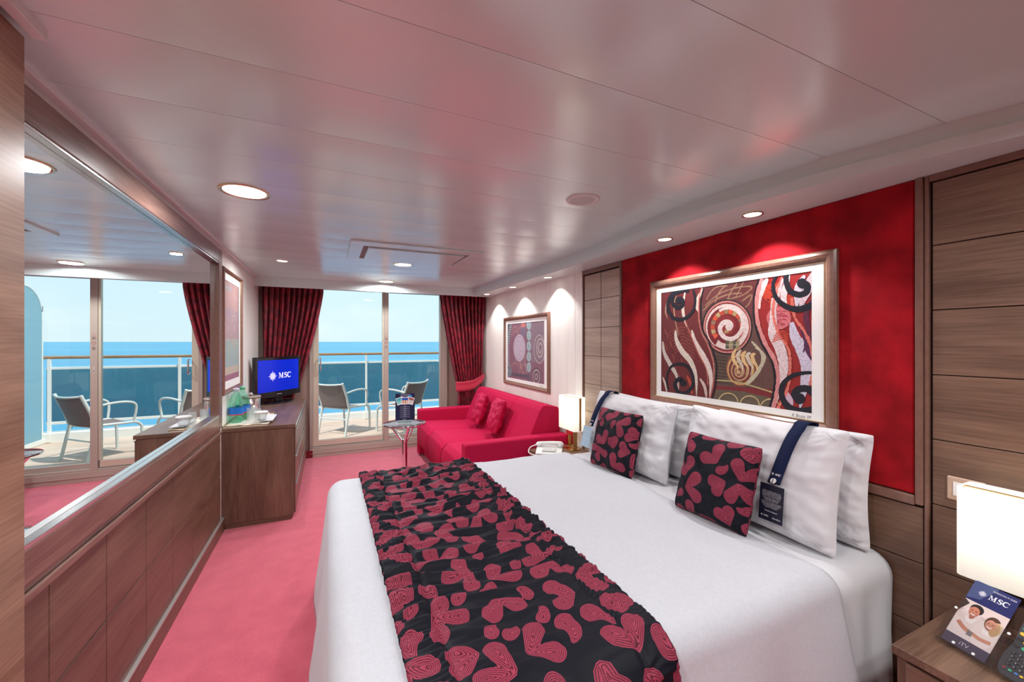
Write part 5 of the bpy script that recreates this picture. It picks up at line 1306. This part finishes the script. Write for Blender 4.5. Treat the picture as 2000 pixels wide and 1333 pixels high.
# card in clear stand
cy_ = Vector((CA, -SA, 0)).normalized(); cU = (cy_ + Vector((.05, .25, 0))).normalized(); cN = Vector((cU.y, -cU.x, 0))
bo = Vector((tx + .0, ty - .02, TH + .0015))
bs = thing('card_stand', 'navy card with three photos standing on the round side table', 'card stand', tuple(bo))
cv = Canvas(); Wc, Hc = .145, .30
Wc = .128
cv.rect(-Wc / 2, .03, Wc / 2, Hc, (26, 30, 66))
wh = (225, 228, 240)
cv.text('YOUR EXCURSIONS', 0, Hc - .016, .010, wh, 'CENTER'); cv.text('DON\'T MISS OUT IN 5 WAYS', 0, Hc - .030, .0095, wh, 'CENTER', width=.09); cv.disc((.050, Hc - .030), .016, (50, 150, 215))
for (x_, rot, cA, cB) in ((-.048, .30, (60, 170, 180), (120, 200, 196)), (.052, -.28, (150, 90, 80), (200, 196, 190)), (0, 0, (30, 80, 180), (206, 160, 120))):
    cr_, sr_ = math.cos(rot), math.sin(rot); f_ = lambda a, b__: (x_ + a * cr_ - b__ * sr_, .225 + a * sr_ + b__ * cr_)
    cv.poly([f_(-.036, -.036), f_(.036, -.036), f_(.036, .036), f_(-.036, .036)], (236, 238, 240)); cv.poly([f_(-.031, -.028), f_(.031, -.028), f_(.031, .030), f_(-.031, .030)], cA); cv.poly([f_(-.031, -.028), f_(.031, -.028), f_(.031, -.002), f_(.018, .010), f_(.0, .002), f_(-.018, .012), f_(-.031, -.002)], cB)
    if rot == 0:
        for k in range(7): cv.poly([f_(-.028 + .008 * k, -.022), f_(-.022 + .008 * k, -.022), f_(-.022 + .008 * k, -.004 + .006 * (k % 3)), f_(-.028 + .008 * k, -.004 + .006 * (k % 3))], [(230, 200, 170), (120, 80, 70), (245, 230, 210)][k % 3])
for k in range(6):
    yb_ = .172 - k * .020
    cv.rect(-.010, yb_, .010, yb_ + .0022, wh); cv.rect(-.045, yb_ - .006, .045, yb_ - .0045, (170, 176, 200)); cv.rect(-.050, yb_ - .011, .050, yb_ - .0095, (170, 176, 200))
emblem(cv, -.016, .042, .006, wh, (26, 30, 66)); msc(cv, -.008, .039, .006, wh)
lean_ = (Z - cN * .06).normalized()
cd = cv.build('card', bo, cU, lean_, M_INK, bs, N=cN, eps=.00005, thick=.001)
mb = MB(); mb.obox(bo + lean_ * .14 - cN * .0035, cU, lean_, cN, .066, .14, .0012); mb.obox(bo + Z * .012 + cN * (-.014), cU, cN, Z, .066, .030, .0115)
obj('acrylic_stand', mb, M_ACRYL, bs)

# ================================================================== CURTAINS
def curtain(lab, right, lobseed):
    r = thing('curtain', lab, 'curtain', ((1.65 if right else -.4), 5.25, 0))
    n, m_ = 420, 150; us = []; vs_ = []
    def edges(z):
        if right:
            t_ = max(0, min(1, (2.0 - z) / (2.0 - .80)))
            e_ = 1.335 + .23 * t_ ** 1.15; return e_, 1.972 - .05 * t_
        t_ = max(0, min(1, (2.0 - z) / 1.15)); return -.690 + .02 * t_, -.058 - .26 * t_ ** 1.25
    nf = 11
    def P(i, j):
        s_ = j / m_; z = 2.055 - (2.055 - .06) * i / 120
        x0, x1 = edges(z)
        if z < .80:     # below the tie
            k = min(1, (.80 - z) / .5); mid = (x0 + x1) / 2; hw_ = (x1 - x0) / 2 * (.72 + .15 * k); x0, x1 = mid - hw_ - (.02 if right else .0), mid + hw_ - (.05 if right else 0)
        pinch = math.exp(-((z - .78) / .16) ** 2)
        x = x0 + (x1 - x0) * s_
        ph = 2 * PI * nf * s_ + .9 * nz(s_ * 5, z * 1.2, lobseed)
        am = (.034 + .014 * nz(s_ * 4, z * .8, 3)) * (1 - .55 * pinch)
        yv = (5.24 if right else 5.345) + am * math.sin(ph) + .008 * math.sin(ph * 2.1 + z * 2)
        us.append(s_ * 1.5); vs_.append(2.03 - z)
        return (x + .008 * math.cos(ph), yv, z)
    mb = MB(); mb.grid(P, 120, m_, True)
    lb_ = make_lobes(1.6, 2.1, lobseed, cell=.15, sc=1.25)
    obj('drape', mb, M_CURT, r, attr=leaf_sdf(us, vs_, lb_), solid=.003)
    mb = MB()
    if right:
        path = [(1.975, 5.30, .955), (1.95, 5.20, .93), (1.88, 5.165, .875), (1.78, 5.155, .82), (1.66, 5.155, .800), (1.575, 5.165, .800), (1.545, 5.20, .800)]
        ph = catmull(path, 6); nn_ = len(ph) - 1
        mb.grid(lambda i, j: (ph[i][0], ph[i][1] - .004 * math.sin(j * 1.2), ph[i][2] + (j / 6 - .5) * (.03 + .10 * math.sin(min(1, i / (nn_ * .6)) * PI / 2))), nn_, 6, True)
    else:
        path = [(-.70, 5.41, 1.0), (-.67, 5.295, .93), (-.54, 5.28, .88), (-.42, 5.28, .86), (-.36, 5.31, .86)]
        ph = catmull(path, 6); nn_ = len(ph) - 1
        mb.grid(lambda i, j: (ph[i][0], ph[i][1], ph[i][2] + (j / 6 - .5) * .10), nn_, 6, True)
    obj('tieback', mb, pmat('tieback_red' + str(lobseed), (.50, .012, .05), .6, sheen=.3), r, solid=.004)
curtain('dark red patterned curtain left of the balcony door, behind the television', False, 71)
curtain('red patterned curtain with tieback right of the balcony door, behind the sofa', True, 83)

# ================================================================== CEILING FITTINGS
def downlight(name, lab, cat, x, y_, z, R_, group, power, spread=None, spot=None, ringmat=M_GOLD, extra=None):
    r = thing(name, lab, cat, (x, y_, z), group)
    obj('ring', MB().lathe([(R_ * .80, -.001), (R_ * .86, -.006), (R_ * .96, -.007), (R_, -.001), (R_ * .98, .0)], (x, y_, z), 40), ringmat, r)
    obj('lamp_disc', MB().lathe([(R_ * .82, -.0035), (0, -.0035)], (x, y_, z), 36), M_LAMPON, r)
    if power:
        if spot:
            li = bpy.data.lights.new('spot', 'SPOT'); li.energy = power; li.spot_size = math.radians(spot); li.spot_blend = .35; li.shadow_soft_size = .018; li.color = NEUT
        else:
            li = bpy.data.lights.new('downlight', 'AREA'); li.shape = 'DISK'; li.size = R_ * 1.6; li.energy = power; li.color = WARM; li.spread = math.radians(spread or 170)
        lo = bpy.data.objects.new('lamp', li); COL.objects.link(lo); lo.parent = r; lo.location = (0, 0, -.010)
    return r
def dl(*a, **k): return downlight(*a, **k)
dl('ceiling_light', 'large round brass rimmed ceiling light nearest the mirror', 'ceiling light', -.353, 2.226, CEILZ, .105, 'large round ceiling lights', P_BIG)
dl('ceiling_light', 'large round ceiling light just past the ceiling hatch', 'ceiling light', .618, 3.746, CEILZ, .090, 'large round ceiling lights', P_BIG)
dl('ceiling_light', 'large round ceiling light close to the balcony door', 'ceiling light', .612, 4.86, CEILZ, .090, 'large round ceiling lights', P_BIG * .8)
dl('ceiling_spot', 'small round ceiling light above the television dresser', 'ceiling light', -.362, 4.00, CEILZ, .048, None, P_SMALL)
for (x, y_, lab) in ((1.814, 1.256, 'small brass spotlight in the soffit above the near half of the bed picture'), (1.790, 1.776, 'small brass spotlight in the soffit above the far half of the bed picture'), (1.860, 3.28, 'small spotlight in the soffit over the near sofa arm'), (1.845, 4.03, 'small spotlight in the soffit above the middle of the sofa'), (1.825, 4.77, 'small spotlight in the soffit nearest the right curtain')):
    dl('ceiling_spot', lab, 'ceiling light', x, y_, SOFZ, .045, 'small soffit spotlights', P_SPOT, spot=112)
# further lights of the same cabin behind and beside the camera
for (x, y_, lab) in ((-.35, .50, 'large round ceiling light over the aisle beside the wardrobe'), (.60, -.45, 'large round ceiling light behind the camera'), (1.35, -.20, 'large round ceiling light behind the near night table')):
    dl('ceiling_light', lab, 'ceiling light', x, y_, CEILZ, .095, 'ceiling lights behind the camera', P_BIG)

sp = thing('ceiling_speaker', 'round white perforated loudspeaker set in the ceiling', 'loudspeaker', (1.135, 1.655, CEILZ))
obj('ring', MB().lathe([(.058, -.004), (.066, -.012), (.078, -.010), (.083, -.001)], (1.135, 1.655, CEILZ), 40), M_TRIMW, sp)
obj('grille', MB().lathe([(.060, -.006), (0, -.008)], (1.135, 1.655, CEILZ), 40), pmat('grille', (.55, .54, .53), .5, noise=.3, nscale=500), sp)
hc = thing('ceiling_hatch', 'rectangular white air vent hatch in the ceiling', 'vent', (.62, 3.28, CEILZ))
zt = CEILZ - .0015
mb = MB(); x0, x1, y0, y1 = .14, 1.10, 2.95, 3.62; a0, a1, b0, b1 = .231, 1.028, 3.07, 3.545
mb.box(x0, x1, y0, b0, zt - .012, zt); mb.box(x0, x1, b1, y1, zt - .012, zt); mb.box(x0, a0, b0, b1, zt - .012, zt); mb.box(a1, x1, b0, b1, zt - .012, zt)
obj('frame', mb, M_CEIL, hc, bev=.0025)
obj('vent_panel', B(a0 + .035, a1 - .035, b0 + .028, b1 - .012, zt - .020, zt - .006), M_CEIL, hc, bev=.001)
mb = MB(); mb.box(a0, a1, b0, b1, zt - .0012, zt)
obj('vent_gap', mb, pmat('vent_shadow', (.25, .22, .21), .6), hc)
